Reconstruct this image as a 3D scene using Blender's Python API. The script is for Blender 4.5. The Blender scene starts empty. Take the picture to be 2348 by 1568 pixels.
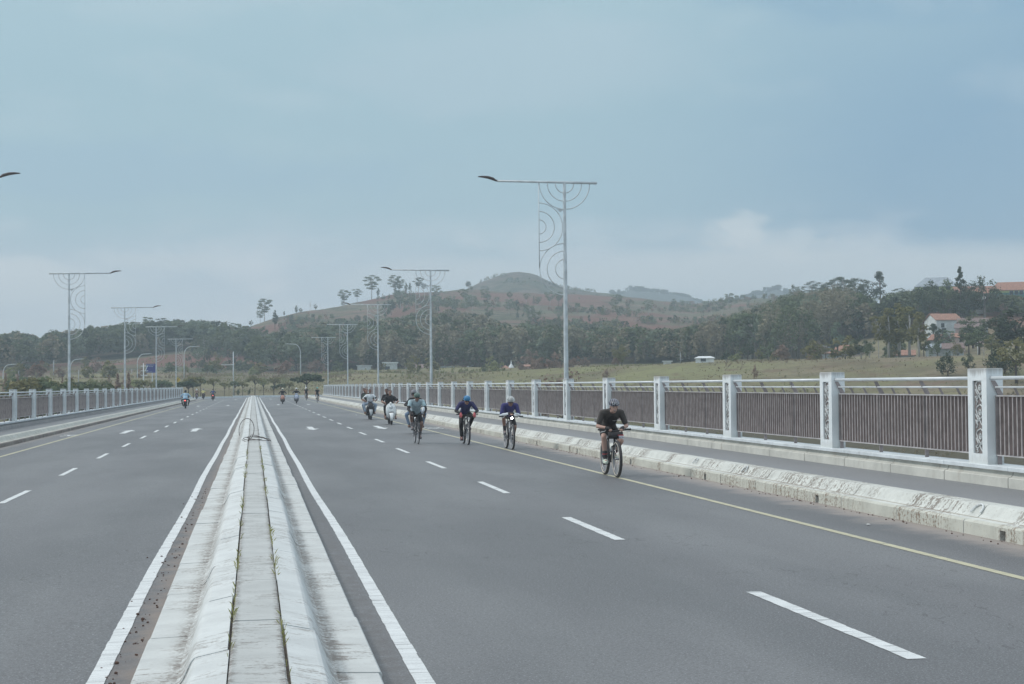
import bpy, math, random
import numpy as np
from mathutils import Vector, Matrix

# ---------------------------------------------------------------- camera, sky, sun
SC = bpy.context.scene
COL = SC.collection
F_PX, PW, PH, CAM_H, ROLL = 3586.0, 2347.0, 1568.0, 1.85, 0.0085
def cam_axes():
    dx, dy = 580 - PW/2, 886 - PH/2
    c, s = math.cos(ROLL), math.sin(ROLL)
    ux, uy = dx*c - dy*s, dx*s + dy*c
    y = np.array([ux, -uy, F_PX]); y /= np.linalg.norm(y)
    p = math.atan2(uy, F_PX); z = np.array([0, math.cos(p), math.sin(p)])
    x = np.cross(y, z)
    if x[0] < 0: x = -x
    return np.array([[c, -s, 0], [s, c, 0], [0, 0, 1]]) @ np.stack([x, y, z], 1)
MC = cam_axes(); CPOS = np.array([0, 0, CAM_H])
cam_d = bpy.data.cameras.new('camera'); cam = bpy.data.objects.new('camera', cam_d); COL.objects.link(cam)
R, U, Fw = MC[0], MC[1], MC[2]
cam.matrix_world = Matrix(((R[0], U[0], -Fw[0], 0), (R[1], U[1], -Fw[1], 0), (R[2], U[2], -Fw[2], CAM_H), (0, 0, 0, 1)))
cam_d.sensor_width = 36; cam_d.lens = 36*F_PX/PW; cam_d.clip_start = .1; cam_d.clip_end = 12000
SC.camera = cam
SC.render.resolution_x, SC.render.resolution_y = 1024, 684
SC.view_settings.view_transform = 'Standard'; SC.view_settings.look = 'None'
SC.view_settings.gamma = 1; SC.view_settings.exposure = 0.0
SC.cycles.max_bounces = 6; SC.cycles.transparent_max_bounces = 8; SC.cycles.volume_bounces = 1
def ray(u, v): return MC.T @ np.array([(u - PW/2)/F_PX, -(v - PH/2)/F_PX, 1.])
def on_z(u, v, z=0):
    d = ray(u, v); return CPOS + d*((z - CAM_H)/d[2])
def on_x(u, v, X):
    d = ray(u, v); return CPOS + d*(X/d[0])
def at_d(u, v, D): return CPOS + ray(u, v)*D          # D = metres in front of the camera
def vh(u): return 886 - ROLL*(u - 580)

W = bpy.data.worlds.new('World'); SC.world = W; W.use_nodes = True
nt = W.node_tree; nt.nodes.clear()
def N(t, **k):
    n = nt.nodes.new(t)
    for a, b in k.items(): setattr(n, a, b)
    return n
def L(a, b): nt.links.new(a, b)
SUN_EL, SUN_AZ = 42, 288
out = N('ShaderNodeOutputWorld'); bg = N('ShaderNodeBackground'); L(bg.outputs[0], out.inputs[0])
sky = N('ShaderNodeTexSky', sky_type='NISHITA', sun_disc=False)
sky.sun_elevation = math.radians(SUN_EL); sky.sun_rotation = math.radians(SUN_AZ)
sky.air_density = 1.2; sky.dust_density = 2.5
tc = N('ShaderNodeTexCoord'); sep = N('ShaderNodeSeparateXYZ'); L(tc.outputs['Generated'], sep.inputs[0])
def M2(op, a, b=None, c=None, clamp=False):
    n = N('ShaderNodeMath', operation=op, use_clamp=clamp)
    for i, x in enumerate((a, b, c)):
        if x is None: continue
        if isinstance(x, (int, float)): n.inputs[i].default_value = x
        else: L(x, n.inputs[i])
    return n.outputs[0]
def SS(x, a, b):
    n = N('ShaderNodeMapRange', interpolation_type='SMOOTHSTEP'); L(x, n.inputs[0])
    n.inputs[1].default_value = a; n.inputs[2].default_value = b; return n.outputs[0]
def NZ(vec, scale, detail=3, rough=.5, stretch=(1, 1, 1), off=(0, 0, 0), dist=0):
    mp = N('ShaderNodeMapping'); L(vec, mp.inputs[0]); mp.inputs['Scale'].default_value = stretch; mp.inputs['Location'].default_value = off
    n = N('ShaderNodeTexNoise'); L(mp.outputs[0], n.inputs['Vector']); n.inputs['Scale'].default_value = scale
    n.inputs['Detail'].default_value = detail; n.inputs['Roughness'].default_value = rough; n.inputs['Distortion'].default_value = dist
    return n.outputs[0]
def MX(f, a, b, mode='MIX'):
    n = N('ShaderNodeMix', data_type='RGBA', blend_type=mode)
    if isinstance(f, (int, float)): n.inputs[0].default_value = f
    else: L(f, n.inputs[0])
    for i, x in ((6, a), (7, b)):
        if isinstance(x, tuple): n.inputs[i].default_value = (*x, 1)
        else: L(x, n.inputs[i])
    return n.outputs[2]
gx, gz = sep.outputs[0], sep.outputs[2]
nw = NZ(tc.outputs['Generated'], 3.0, 4, .5, (1, 1, 2.2), (3, 1, 7), .3)
nf = NZ(tc.outputs['Generated'], 9.0, 5, .55, (1, 1, 2.6), (1.3, 5, 2), .2)
zz = M2('ADD', gz, M2('MULTIPLY', M2('SUBTRACT', nw, .5), .12))
ramp = N('ShaderNodeValToRGB'); L(M2('MULTIPLY', zz, 3.0), ramp.inputs[0])
el = ramp.color_ramp.elements
SKYC = [(0.0, (.60, .66, .71)), (.12, (.56, .63, .70)), (.20, (.48, .575, .66)), (.34, (.33, .49, .575)), (.55, (.33, .495, .57)), (.78, (.39, .55, .615))]
el[0].position = 0; el[0].color = (*SKYC[0][1], 1); el[1].position = 1; el[1].color = (.42, .565, .63, 1)
for p, c in SKYC[1:]:
    e = el.new(p); e.color = (*c, 1)
base = ramp.outputs[0]
# blue-grey cloud bank on the right
xr = M2('ADD', gx, M2('MULTIPLY', M2('SUBTRACT', nw, .5), .22))
mR = M2('MULTIPLY', SS(xr, .16, .56), M2('MULTIPLY', SS(gz, .045, .10), M2('SUBTRACT', 1.35, M2('MULTIPLY', SS(gz, .12, .24), .5), clamp=False)), clamp=True)
base = MX(M2('MULTIPLY', mR, .9), base, (.185, .345, .50))
# soft bright cloud near the horizon and patches above
mC = M2('MULTIPLY', SS(nf, .46, .64), SS(gz, .12, .06), clamp=True)
base = MX(M2('MULTIPLY', mC, .85), base, (.64, .69, .74))
mP = M2('MULTIPLY', SS(nf, .5, .72), SS(gz, .10, .2), clamp=True)
base = MX(M2('MULTIPLY', mP, .30), base, (.50, .61, .67))
def BL(cx, cz, rx, rz):                               # soft elliptical cloud region
    q = M2('ADD', M2('POWER', M2('ABSOLUTE', M2('DIVIDE', M2('SUBTRACT', gx, cx), rx)), 2.0), M2('POWER', M2('ABSOLUTE', M2('DIVIDE', M2('SUBTRACT', gz, cz), rz)), 2.0)); return SS(M2('ADD', q, M2('MULTIPLY', M2('SUBTRACT', nf, .5), 3.4)), 1.3, .1)
base = MX(M2('MULTIPLY', BL(.34, .066, .25, .021), .9), base, (.56, .63, .68))
ng = NZ(tc.outputs['Generated'], 34.0, 5, .65, (1, 1, 1.6), (4, 2, 9), .4)
for cx_, cz_, rx_, rz_, k_ in ((.292, .094, .020, .008, .42), (.306, .099, .012, .007, .45), (.318, .089, .028, .006, .35), (.345, .083, .04, .006, .3)):
    q_ = M2('ADD', M2('POWER', M2('ABSOLUTE', M2('DIVIDE', M2('SUBTRACT', gx, cx_), rx_)), 2.0), M2('POWER', M2('ABSOLUTE', M2('DIVIDE', M2('SUBTRACT', gz, cz_), rz_)), 2.0))
    base = MX(M2('MULTIPLY', SS(M2('ADD', q_, M2('MULTIPLY', M2('SUBTRACT', ng, .5), 7.0)), 2.2, .2), k_), base, (.64, .69, .72))
base = MX(M2('MULTIPLY', BL(-.15, .064, .08, .016), .9), base, (.62, .68, .72))
base = MX(M2('MULTIPLY', BL(-.05, .078, .06, .006), .6), base, (.56, .63, .68))
base = MX(M2('MULTIPLY', BL(.46, .235, .17, .02), .6), base, (.20, .37, .52))
base = MX(M2('MULTIPLY', BL(-.06, .135, .16, .022), .45), base, (.28, .44, .57))
base = MX(M2('MULTIPLY', BL(.16, .20, .14, .03), .4), base, (.45, .565, .64))
# overcast: the vault overhead is brighter than the low sky
up = SS(gz, .26, .95)
base = MX(up, base, (1.00, 1.055, 1.095))
skyb = MX(1.0, base, sky.outputs[0], 'ADD'); skyb_n = skyb.node; skyb_n.inputs[0].default_value = .012
L(skyb, bg.inputs[0]); bg.inputs[1].default_value = 1.0

sd = bpy.data.lights.new('sun', 'SUN'); sun = bpy.data.objects.new('sun', sd); COL.objects.link(sun)
sd.energy = 1.5; sd.angle = math.radians(11); sd.color = (1, .965, .92)
az = math.radians(SUN_AZ); e_ = math.radians(SUN_EL)
sdir = Vector((math.sin(az)*math.cos(e_), math.cos(az)*math.cos(e_), math.sin(e_)))
sun.rotation_euler = (-sdir).to_track_quat('-Z', 'Y').to_euler()

# ---------------------------------------------------------------- helpers
def tag(o, label=None, cat=None, group=None, kind=None):
    if label: o['label'] = label
    if cat: o['category'] = cat
    if group: o['group'] = group
    if kind: o['kind'] = kind
    return o
def link_mesh(name, me, parent=None):
    o = bpy.data.objects.new(name, me); COL.objects.link(o)
    if parent: o.parent = parent
    return o
def empty(name, loc=(0, 0, 0), rz=0, label=None, cat=None, group=None):
    o = bpy.data.objects.new(name, None); COL.objects.link(o); o.location = loc; o.rotation_euler = (0, 0, rz)
    o.empty_display_size = .3
    return tag(o, label, cat, group)
class MB:
    def __init__(s): s.v = []; s.f = []; s.m = []; s.n = 0; s.mi = 0
    def add(s, V, Fc):
        V = [tuple(map(float, p)) for p in V]
        s.v += V; s.f += [tuple(i + s.n for i in q) for q in Fc]; s.m += [s.mi]*len(Fc); s.n += len(V); return s
    def box(s, x0, x1, y0, y1, z0, z1):
        return s.add([(x0,y0,z0),(x1,y0,z0),(x1,y1,z0),(x0,y1,z0),(x0,y0,z1),(x1,y0,z1),(x1,y1,z1),(x0,y1,z1)],
                     [(0,3,2,1),(4,5,6,7),(0,1,5,4),(1,2,6,5),(2,3,7,6),(3,0,4,7)])
    def quad(s, a, b, c, d): return s.add([a, b, c, d], [(0, 1, 2, 3)])
    def tube(s, pts, r, seg=8, caps=True, closed=False):
        pts = [np.array(p, float) for p in pts]; n = len(pts)
        rs = r if isinstance(r, (list, tuple)) else [r]*n
        V = []; prev = None
        for i, p in enumerate(pts):
            if closed: t = pts[(i+1) % n] - pts[i-1]
            else: t = pts[min(i+1, n-1)] - pts[max(i-1, 0)]
            t = t/(np.linalg.norm(t)+1e-9)
            if prev is None:
                a = np.cross(t, [0, 0, 1.]) if abs(t[2]) < .9 else np.cross(t, [1., 0, 0])
            else: a = prev - t*np.dot(prev, t)
            a = a/(np.linalg.norm(a)+1e-9); b = np.cross(t, a); prev = a
            for k in range(seg):
                w = 2*math.pi*k/seg; V.append(p + rs[i]*(math.cos(w)*a + math.sin(w)*b))
        Fc = []
        for i in range(n if closed else n-1):
            j = (i+1) % n
            for k in range(seg): Fc.append((i*seg+k, i*seg+(k+1) % seg, j*seg+(k+1) % seg, j*seg+k))
        if caps and not closed: Fc += [tuple(range(seg))[::-1], tuple((n-1)*seg+k for k in range(seg))]
        return s.add(V, Fc)
    def cap(s, p0, p1, r0, r1=None, seg=10):          # tapered capsule with round ends
        p0 = np.array(p0, float); p1 = np.array(p1, float); r1 = r0 if r1 is None else r1
        d = p1 - p0; Ln = np.linalg.norm(d); d = d/(Ln+1e-9)
        pts, rs = [], []
        for a in (-90, -60, -30): q = math.radians(a); pts.append(p0 + d*r0*math.sin(q)*.999); rs.append(max(r0*math.cos(q), r0*.02))
        pts += [p0, p1]; rs += [r0, r1]
        for a in (30, 60, 90): q = math.radians(a); pts.append(p1 + d*r1*math.sin(q)*.999); rs.append(max(r1*math.cos(q), r1*.02))
        return s.tube(pts, rs, seg)
    def ell(s, c, r, ax=None, seg=14, rings=9, a0=-90, a1=90):   # ellipsoid, ax = 3 axis vectors
        c = np.array(c, float); ax = np.eye(3) if ax is None else np.array(ax, float)
        V, Fc = [], []
        for i in range(rings+1):
            q = math.radians(a0 + (a1-a0)*i/rings)
            for k in range(seg):
                w = 2*math.pi*k/seg
                l = np.array([r[0]*math.cos(q)*math.cos(w), r[1]*math.cos(q)*math.sin(w), r[2]*math.sin(q)])
                V.append(c + l @ ax)
        for i in range(rings):
            for k in range(seg): Fc.append((i*seg+k, i*seg+(k+1) % seg, (i+1)*seg+(k+1) % seg, (i+1)*seg+k))
        Fc += [tuple(range(seg))[::-1], tuple(rings*seg+k for k in range(seg))]
        return s.add(V, Fc)
    def torus(s, c, n_axis, R, r, seg=28, sub=8, flat=1.0):
        c = np.array(c, float); n = np.array(n_axis, float); n /= np.linalg.norm(n)
        a = np.cross(n, [0, 0, 1.]); a = a if np.linalg.norm(a) > .1 else np.array([1., 0, 0]); a /= np.linalg.norm(a); b = np.cross(n, a)
        V, Fc = [], []
        for i in range(seg):
            t = 2*math.pi*i/seg; d = math.cos(t)*a + math.sin(t)*b
            for k in range(sub):
                w = 2*math.pi*k/sub; V.append(c + d*(R + r*math.cos(w)) + n*r*flat*math.sin(w))
        for i in range(seg):
            for k in range(sub): Fc.append((i*sub+k, i*sub+(k+1) % sub, ((i+1) % seg)*sub+(k+1) % sub, ((i+1) % seg)*sub+k))
        return s.add(V, Fc)
    def loft(s, secs, seg=16, pw=2.0):               # secs: (centre, axis a, ra, axis b, rb)
        V, Fc = [], []
        for c, a, ra, b, rb in secs:
            c = np.array(c, float); a = np.array(a, float); b = np.array(b, float)
            for k in range(seg):
                w = 2*math.pi*k/seg; cw, sw = math.cos(w), math.sin(w)
                V.append(c + a*ra*math.copysign(abs(cw)**(2/pw), cw) + b*rb*math.copysign(abs(sw)**(2/pw), sw))
        for i in range(len(secs)-1):
            for k in range(seg): Fc.append((i*seg+k, i*seg+(k+1) % seg, (i+1)*seg+(k+1) % seg, (i+1)*seg+k))
        Fc += [tuple(range(seg))[::-1], tuple((len(secs)-1)*seg+k for k in range(seg))]
        return s.add(V, Fc)
    def extr(s, prof, y0, y1, close=True):            # (x,z) profile swept along y
        n = len(prof); V = [(x, y0, z) for x, z in prof] + [(x, y1, z) for x, z in prof]
        Fc = [(i, (i+1) % n, n+(i+1) % n, n+i) for i in range(n if close else n-1)]
        if close: Fc += [tuple(range(n))[::-1], tuple(range(n, 2*n))]
        return s.add(V, Fc)
    def mesh(s, name, mats, smooth=False):
        me = bpy.data.meshes.new(name); me.from_pydata(s.v, [], s.f)
        for m in (mats if isinstance(mats, (list, tuple)) else [mats]): me.materials.append(m)
        if any(s.m): me.polygons.foreach_set('material_index', s.m)
        if smooth: me.polygons.foreach_set('use_smooth', [True]*len(s.f))
        me.update(); return me
    def build(s, name, mats, parent=None, smooth=False, normals=True):
        me = s.mesh(name, mats, smooth)
        if normals:
            import bmesh
            bm = bmesh.new(); bm.from_mesh(me); bmesh.ops.recalc_face_normals(bm, faces=bm.faces); bm.to_mesh(me); bm.free()
        return link_mesh(name, me, parent)
def raw_mesh(name, V, Q, mat, smooth=False):
    me = bpy.data.meshes.new(name); V = np.asarray(V, np.float32); Q = np.asarray(Q, np.int32); k = Q.shape[1]
    me.vertices.add(len(V)); me.vertices.foreach_set('co', V.ravel())
    me.loops.add(Q.size); me.loops.foreach_set('vertex_index', Q.ravel())
    me.polygons.add(len(Q)); me.polygons.foreach_set('loop_start', np.arange(0, Q.size, k, dtype=np.int32)); me.polygons.foreach_set('loop_total', np.full(len(Q), k, np.int32))
    if smooth: me.polygons.foreach_set('use_smooth', np.ones(len(Q), bool))
    me.materials.append(mat); me.update(); me.validate(); return me
def copy_tree(o, parent=None):
    c = o.copy(); COL.objects.link(c)
    if parent: c.parent = parent
    for ch in list(o.children): copy_tree(ch, c)
    return c
ORD = ['nearest', 'second', 'third', 'fourth', 'fifth', 'sixth', 'seventh', 'eighth', 'ninth', 'tenth', 'eleventh', 'twelfth', 'thirteenth',
       'fourteenth', 'fifteenth', 'sixteenth', 'seventeenth', 'eighteenth', 'nineteenth', 'twentieth', 'twenty-first', 'twenty-second',
       'twenty-third', 'twenty-fourth', 'twenty-fifth', 'twenty-sixth', 'twenty-seventh', 'twenty-eighth', 'twenty-ninth', 'thirtieth',
       'thirty-first', 'thirty-second', 'thirty-third', 'thirty-fourth', 'thirty-fifth', 'thirty-sixth', 'thirty-seventh', 'thirty-eighth', 'thirty-ninth', 'fortieth', 'forty-first']

# ---------------------------------------------------------------- materials
class G:                                              # small node-graph writer
    def __init__(g, name):
        g.m = bpy.data.materials.new(name); g.m.use_nodes = True; g.t = g.m.node_tree
        g.b = g.t.nodes['Principled BSDF']; g.tc = g.t.nodes.new('ShaderNodeTexCoord')
    def n(g, t, **k):
        x = g.t.nodes.new(t)
        for a, b in k.items(): setattr(x, a, b)
        return x
    def l(g, a, b): g.t.links.new(a, b)
    def put(g, sock, x):
        if isinstance(x, (int, float)): sock.default_value = x
        elif isinstance(x, tuple): sock.default_value = (*x, 1)
        else: g.l(x, sock)
    def noise(g, scale, detail=3, rough=.5, stretch=(1, 1, 1), coord='Object', dist=0, off=(0, 0, 0)):
        mp = g.n('ShaderNodeMapping'); g.l(g.tc.outputs[coord], mp.inputs[0]); mp.inputs['Scale'].default_value = stretch; mp.inputs['Location'].default_value = off
        x = g.n('ShaderNodeTexNoise'); g.l(mp.outputs[0], x.inputs['Vector']); x.inputs['Scale'].default_value = scale
        x.inputs['Detail'].default_value = detail; x.inputs['Roughness'].default_value = rough; x.inputs['Distortion'].default_value = dist
        return x.outputs[0]
    def ma(g, op, a, b=0., clamp=False):
        x = g.n('ShaderNodeMath', operation=op, use_clamp=clamp); g.put(x.inputs[0], a); g.put(x.inputs[1], b); return x.outputs[0]
    def ss(g, x, a, b):
        n = g.n('ShaderNodeMapRange', interpolation_type='SMOOTHSTEP'); g.l(x, n.inputs[0]); n.inputs[1].default_value = a; n.inputs[2].default_value = b; return n.outputs[0]
    def mix(g, f, a, b, mode='MIX'):
        x = g.n('ShaderNodeMix', data_type='RGBA', blend_type=mode); g.put(x.inputs[0], f); g.put(x.inputs[6], a); g.put(x.inputs[7], b); return x.outputs[2]
    def xyz(g, coord='Object'):
        s = g.n('ShaderNodeSeparateXYZ'); g.l(g.tc.outputs[coord], s.inputs[0]); return s.outputs
    def fin(g, col, rough=.7, bump=None, bs=.02, metal=0, spec=.5):
        g.put(g.b.inputs['Base Color'], col); g.put(g.b.inputs['Roughness'], rough); g.b.inputs['Metallic'].default_value = metal
        g.b.inputs['Specular IOR Level'].default_value = spec
        if bump is not None:
            b = g.n('ShaderNodeBump'); b.inputs['Distance'].default_value = bs; b.inputs['Strength'].default_value = .6; g.l(bump, b.inputs['Height']); g.l(b.outputs[0], g.b.inputs['Normal'])
        return g.m
def sc(c, k): return tuple(min(1, x*k) for x in c)
MATS = {}
def P(name, c, rough=.6, var=.12, scale=6, metal=0, bump=0, spec=.5):
    if name in MATS: return MATS[name]
    g = G(name); n = g.noise(scale, 3); col = g.mix(g.ss(n, .3, .7), sc(c, 1-var), sc(c, 1+var))
    MATS[name] = g.fin(col, rough, g.noise(scale*4, 2) if bump else None, bump or .01, metal, spec); return MATS[name]

def m_asphalt(name, side=0):
    g = G(name); x, y, z = g.xyz()
    fine = g.noise(34, 4, .75); mid = g.noise(6, 4, .6); big = g.noise(.35, 4, .55, (1, .25, 1))
    c = g.mix(g.ss(big, .36, .64), (.122, .124, .128), (.184, .185, .189))
    c = g.mix(g.ma('MULTIPLY', g.ss(mid, .45, .7), .25), c, (.140, .136, .140))
    # tyre-polished bands
    tr = g.noise(.8, 2, .5, (1, .02, 1), off=(2, 0, 0)); c = g.mix(g.ma('MULTIPLY', g.ss(tr, .5, .72), .35), c, (.175, .175, .185))
    if side:
        wp = g.ma('ABSOLUTE', g.ma('SUBTRACT', g.ma('FRACT', g.ma('DIVIDE', g.ma('ADD', g.ma('ABSOLUTE', x), 1.05), 1.56)), .5))
        c = g.mix(g.ma('MULTIPLY', g.ma('MULTIPLY', g.ss(wp, .34, .12), g.ss(g.noise(.5, 3, .6, (1, .12, 1)), .35, .6)), .30), c, (.130, .126, .132))
        cn = g.noise(.55, 4, .65, (1, .5, 1), off=(3, 9, 0)); cr = g.ss(g.ma('ABSOLUTE', g.ma('SUBTRACT', cn, .5)), .0035, .0)
        c = g.mix(g.ma('MULTIPLY', g.ma('MULTIPLY', cr, g.ss(g.noise(.12, 2, .5, off=(9, 1, 0)), .44, .56)), .8), c, (.07, .065, .068))
        oil = g.ss(g.noise(1.7, 3, .6, off=(1, 4, 0)), .68, .76); c = g.mix(g.ma('MULTIPLY', oil, .35), c, (.09, .085, .088))
    sp = g.noise(70, 1, .5); c = g.mix(g.ma('MULTIPLY', g.ss(sp, .58, .68), .55), c, (.40, .41, .42))
    c = g.mix(g.ma('MULTIPLY', g.ss(fine, .52, .36), .65), c, (.085, .076, .08))
    if not side: c = g.mix(.45, c, (.31, .315, .325))
    if side:                                          # sand washed against the kerbs and the median
        ax = g.ma('ABSOLUTE', x)
        e1 = g.ss(g.ma('ADD', ax, g.ma('MULTIPLY', g.noise(1.6, 4, .6), 1.1)), 8.35, 8.95)
        c = g.mix(g.ma('MULTIPLY', g.ma('MULTIPLY', g.ss(ax, 1.02, .93), g.ss(mid, .3, .6)), .6), c, (.115, .102, .10))
        e2 = g.ss(g.ma('ADD', ax, g.ma('MULTIPLY', g.noise(2.2, 4, .65, off=(5, 2, 0)), .75)), 1.38, 1.02)
        e2 = g.ma('MULTIPLY', e2, g.ss(x, .3, -.3))
        c = g.mix(g.ma('MULTIPLY', e1, .8, True), c, (.34, .29, .26))
        c = g.mix(g.ma('MULTIPLY', e2, .85, True), c, (.25, .20, .17))
    return g.fin(c, .6, fine, .006, spec=.5)
def m_paint(name, c, wear=.5):
    g = G(name); w = g.noise(9, 4, .7, (1, 2.5, 1)); f = g.noise(70, 2, .6)
    cr = g.noise(1.0, 2, .5, (.35, 11, 1)); k = g.ma('MAXIMUM', g.ss(w, .70 - .1*wear, .76), g.ma('MULTIPLY', g.ss(g.ma('ABSOLUTE', g.ma('SUBTRACT', cr, .5)), .016, .004), .7)); k = g.ma('MAXIMUM', k, g.ma('MULTIPLY', g.ss(f, .60, .70), .5))
    col = g.mix(g.ss(g.noise(3, 3), .3, .7), sc(c, .9), c)
    col = g.mix(k, col, (.17, .17, .18)); return g.fin(col, .7, f, .003, spec=.3)
def m_streak(name, c, stain, thr=.52):
    g = G(name); s = g.noise(7, 3, .6, (.12, 1.8, .12)); bk = g.noise(22, 4, .72); pt = g.noise(.5, 3, .55, (.2, 1, .2), off=(0, 4, 0)); n = g.noise(3, 4, .6)
    v = g.ma('ADD', g.ma('MULTIPLY', s, .40), g.ma('MULTIPLY', bk, .60)); k = g.ma('MULTIPLY', g.ss(v, thr-.005, thr+.035), g.ss(pt, .44, .56))
    col = g.mix(g.ss(n, .3, .7), sc(c, .88), sc(c, 1.05)); col = g.mix(g.ma('MULTIPLY', k, .85), col, stain)
    col = g.mix(g.ma('MULTIPLY', g.ss(bk, .56, .66), .35), col, sc(stain, 1.7)); return g.fin(col, .85, g.noise(60, 2), .0015, spec=.3)
def m_slab(name, c, stain, x0, x1):
    g = G(name); x, y, z = g.xyz(); n = g.noise(3, 4, .6); s = g.noise(7, 5, .7, (.7, 2.0, 1)); f = g.noise(38, 4, .7); pt = g.noise(.8, 3, .6, off=(3, 1, 0))
    ed = g.ss(g.ma('ABSOLUTE', g.ma('SUBTRACT', x, .02)), x0, x1); v = g.ma('ADD', g.ma('MULTIPLY', s, .65), g.ma('MULTIPLY', f, .35))
    col = g.mix(g.ss(n, .3, .7), sc(c, .90), sc(c, 1.05)); k = g.ma('MULTIPLY', g.ss(g.ma('ADD', v, g.ma('MULTIPLY', ed, .06)), .50, .60), g.ss(g.ma('ADD', pt, g.ma('MULTIPLY', ed, .12)), .46, .58))
    col = g.mix(g.ma('MULTIPLY', k, .85), col, stain); col = g.mix(g.ma('MULTIPLY', g.ma('MULTIPLY', ed, g.ss(f, .42, .6)), .5), col, sc(stain, .8))
    col = g.mix(g.ma('MULTIPLY', g.ss(f, .55, .68), .22), col, sc(stain, 1.5)); return g.fin(col, .85, f, .004, spec=.3)
def m_concrete(name, c, stain=(.2, .17, .13), amt=.5, scale=1.0, streak=(1, 1, .15), lo=.56, hi=.72, off=(0, 0, 0)):
    g = G(name); n = g.noise(2.5*scale, 4, .6); s = g.noise(4*scale, 5, .65, streak, off=off); f = g.noise(40, 3, .6)
    msk = g.noise(.45*scale, 2, .5, off=(7, 3, 1))
    col = g.mix(g.ss(n, .3, .7), sc(c, .86), sc(c, 1.06))
    k = g.ma('MULTIPLY', g.ma('MULTIPLY', g.ss(s, lo, hi), g.ss(msk, .42, .6)), amt)
    col = g.mix(k, col, stain); col = g.mix(g.ma('MULTIPLY', g.ss(f, .55, .75), .12), col, sc(c, .6))
    return g.fin(col, .85, f, .004, spec=.3)
def m_leaf(name, c1, c2, scale=.5, trans=.25):
    g = G(name); n = g.noise(scale, 2, .5); n2 = g.noise(scale*6, 2, .5)
    oi = g.n('ShaderNodeObjectInfo'); r = oi.outputs['Random']
    c1, c2 = sc(c1, 1.45), sc(c2, 1.5); n3 = g.noise(.11, 2, .5)
    col = g.mix(g.ss(n, .35, .65), c1, c2); col = g.mix(g.ma('MULTIPLY', g.ss(n3, .42, .62), .5), col, (c2[0]*1.25, c2[1]*1.15, c2[2]*1.1)); col = g.mix(g.ma('MULTIPLY', g.ss(n2, .5, .7), .35), col, sc(c2, 1.4))
    col = g.mix(g.ma('MULTIPLY', r, .35), col, (c1[0]*1.25, c1[1]*.9, c1[2]*.8))
    m = g.fin(col, .75, spec=.2)
    tr = g.n('ShaderNodeBsdfTranslucent'); g.put(tr.inputs[0], col); ms = g.n('ShaderNodeMixShader'); ms.inputs[0].default_value = trans
    o = g.t.nodes['Material Output']; g.l(g.b.outputs[0], ms.inputs[1]); g.l(tr.outputs[0], ms.inputs[2]); g.l(ms.outputs[0], o.inputs[0]); return m
ASPH = m_asphalt('asphalt', 1); ASPH_W = m_asphalt('asphalt_walk')
WHITE = m_paint('road_paint_white', (.72, .74, .74), .8); YELLOW = m_paint('road_paint_yellow', (.56, .53, .38), .6)
WALLC = m_concrete('painted_concrete', (.60, .64, .65), (.28, .26, .25), .45, 1.2, (1, 1, .2))
LEDGE = m_concrete('ledge_concrete', (.70, .74, .76), (.35, .33, .31), .35, 1.0)
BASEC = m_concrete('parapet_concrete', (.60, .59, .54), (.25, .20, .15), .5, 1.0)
BASEL = m_concrete('parapet_concrete_shaded', (.40, .38, .37), (.18, .16, .15), .6, 1.0)  # left base: shade of its side facing away from the sun put into the colour
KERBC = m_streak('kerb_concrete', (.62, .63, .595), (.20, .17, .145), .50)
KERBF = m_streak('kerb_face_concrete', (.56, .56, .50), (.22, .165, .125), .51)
KERBL = m_streak('kerb_face_shaded', (.30, .27, .245), (.14, .11, .10), .5)  # left kerb face: painted darker as its shaded side, plus stains
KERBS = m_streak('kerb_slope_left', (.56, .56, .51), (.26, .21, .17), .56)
MEDC = m_slab('median_concrete', (.575, .59, .58), (.23, .205, .185), .62, .47)
MEDT = m_slab('median_top_concrete', (.62, .64, .635), (.29, .27, .25), .38, .46)
MEDM = m_slab('median_fill_concrete', (.49, .50, .49), (.23, .215, .20), .10, .155)
GALV = P('galvanised_steel', (.56, .60, .62), .55, .15, 3, .1)
RAILM = P('steel_handrail', (.68, .71, .73), .4, .06, 3, .1)
SLAT = P('weathered_slat_paint', (.235, .18, .165), .6, .15, 9)
SLATL = P('slat_edge_paint', (.42, .375, .365), .5, .2, 6)
BRKT = P('bracket_paint', (.27, .235, .23), .6, .2, 6)
SLATE = P('slat_frame_paint', (.44, .42, .42), .6, .2, 3)
RUST = P('lamp_housing_dark', (.09, .075, .075), .5, .2, 8)
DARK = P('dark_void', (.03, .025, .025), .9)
JOINT = P('joint_dirt', (.10, .08, .065), .95, .3, 20)
# ---------------------------------------------------------------- road, median, kerbs
rnd = random.Random(5)
BAY = 6.02; Y_END = 234
def lz(x): return 0.0157*min(0, x + .76)              # crossfall of the left carriageway
b = MB()
for x0, x1 in ((-8.6, -.7), (-.7, 8.7)):
    ys = [-12, 20, 60, 120, 180, 235, 274]
    for i in range(len(ys)-1): b.quad((x0, ys[i], lz(x0)), (x1, ys[i], lz(x1)), (x1, ys[i+1], lz(x1)), (x0, ys[i+1], lz(x0)))
tag(b.build('road', ASPH), kind='structure')
b = MB()                                              # the cross street at the far end
for s in (-1, 1):
    za = lz(-8.6) if s < 0 else 0
    V = [(s*8.6, 240, za), (s*10, 238, za), (s*22, 243, za-.05), (s*60, 246, za-.3), (s*60, 274, za-.3), (s*8.6, 274, za)]
    b.add(V if s > 0 else V[::-1], [(0, 1, 2, 3, 4, 5)])
tag(b.build('crossroad', ASPH_W), kind='structure')
b = MB()
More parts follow.
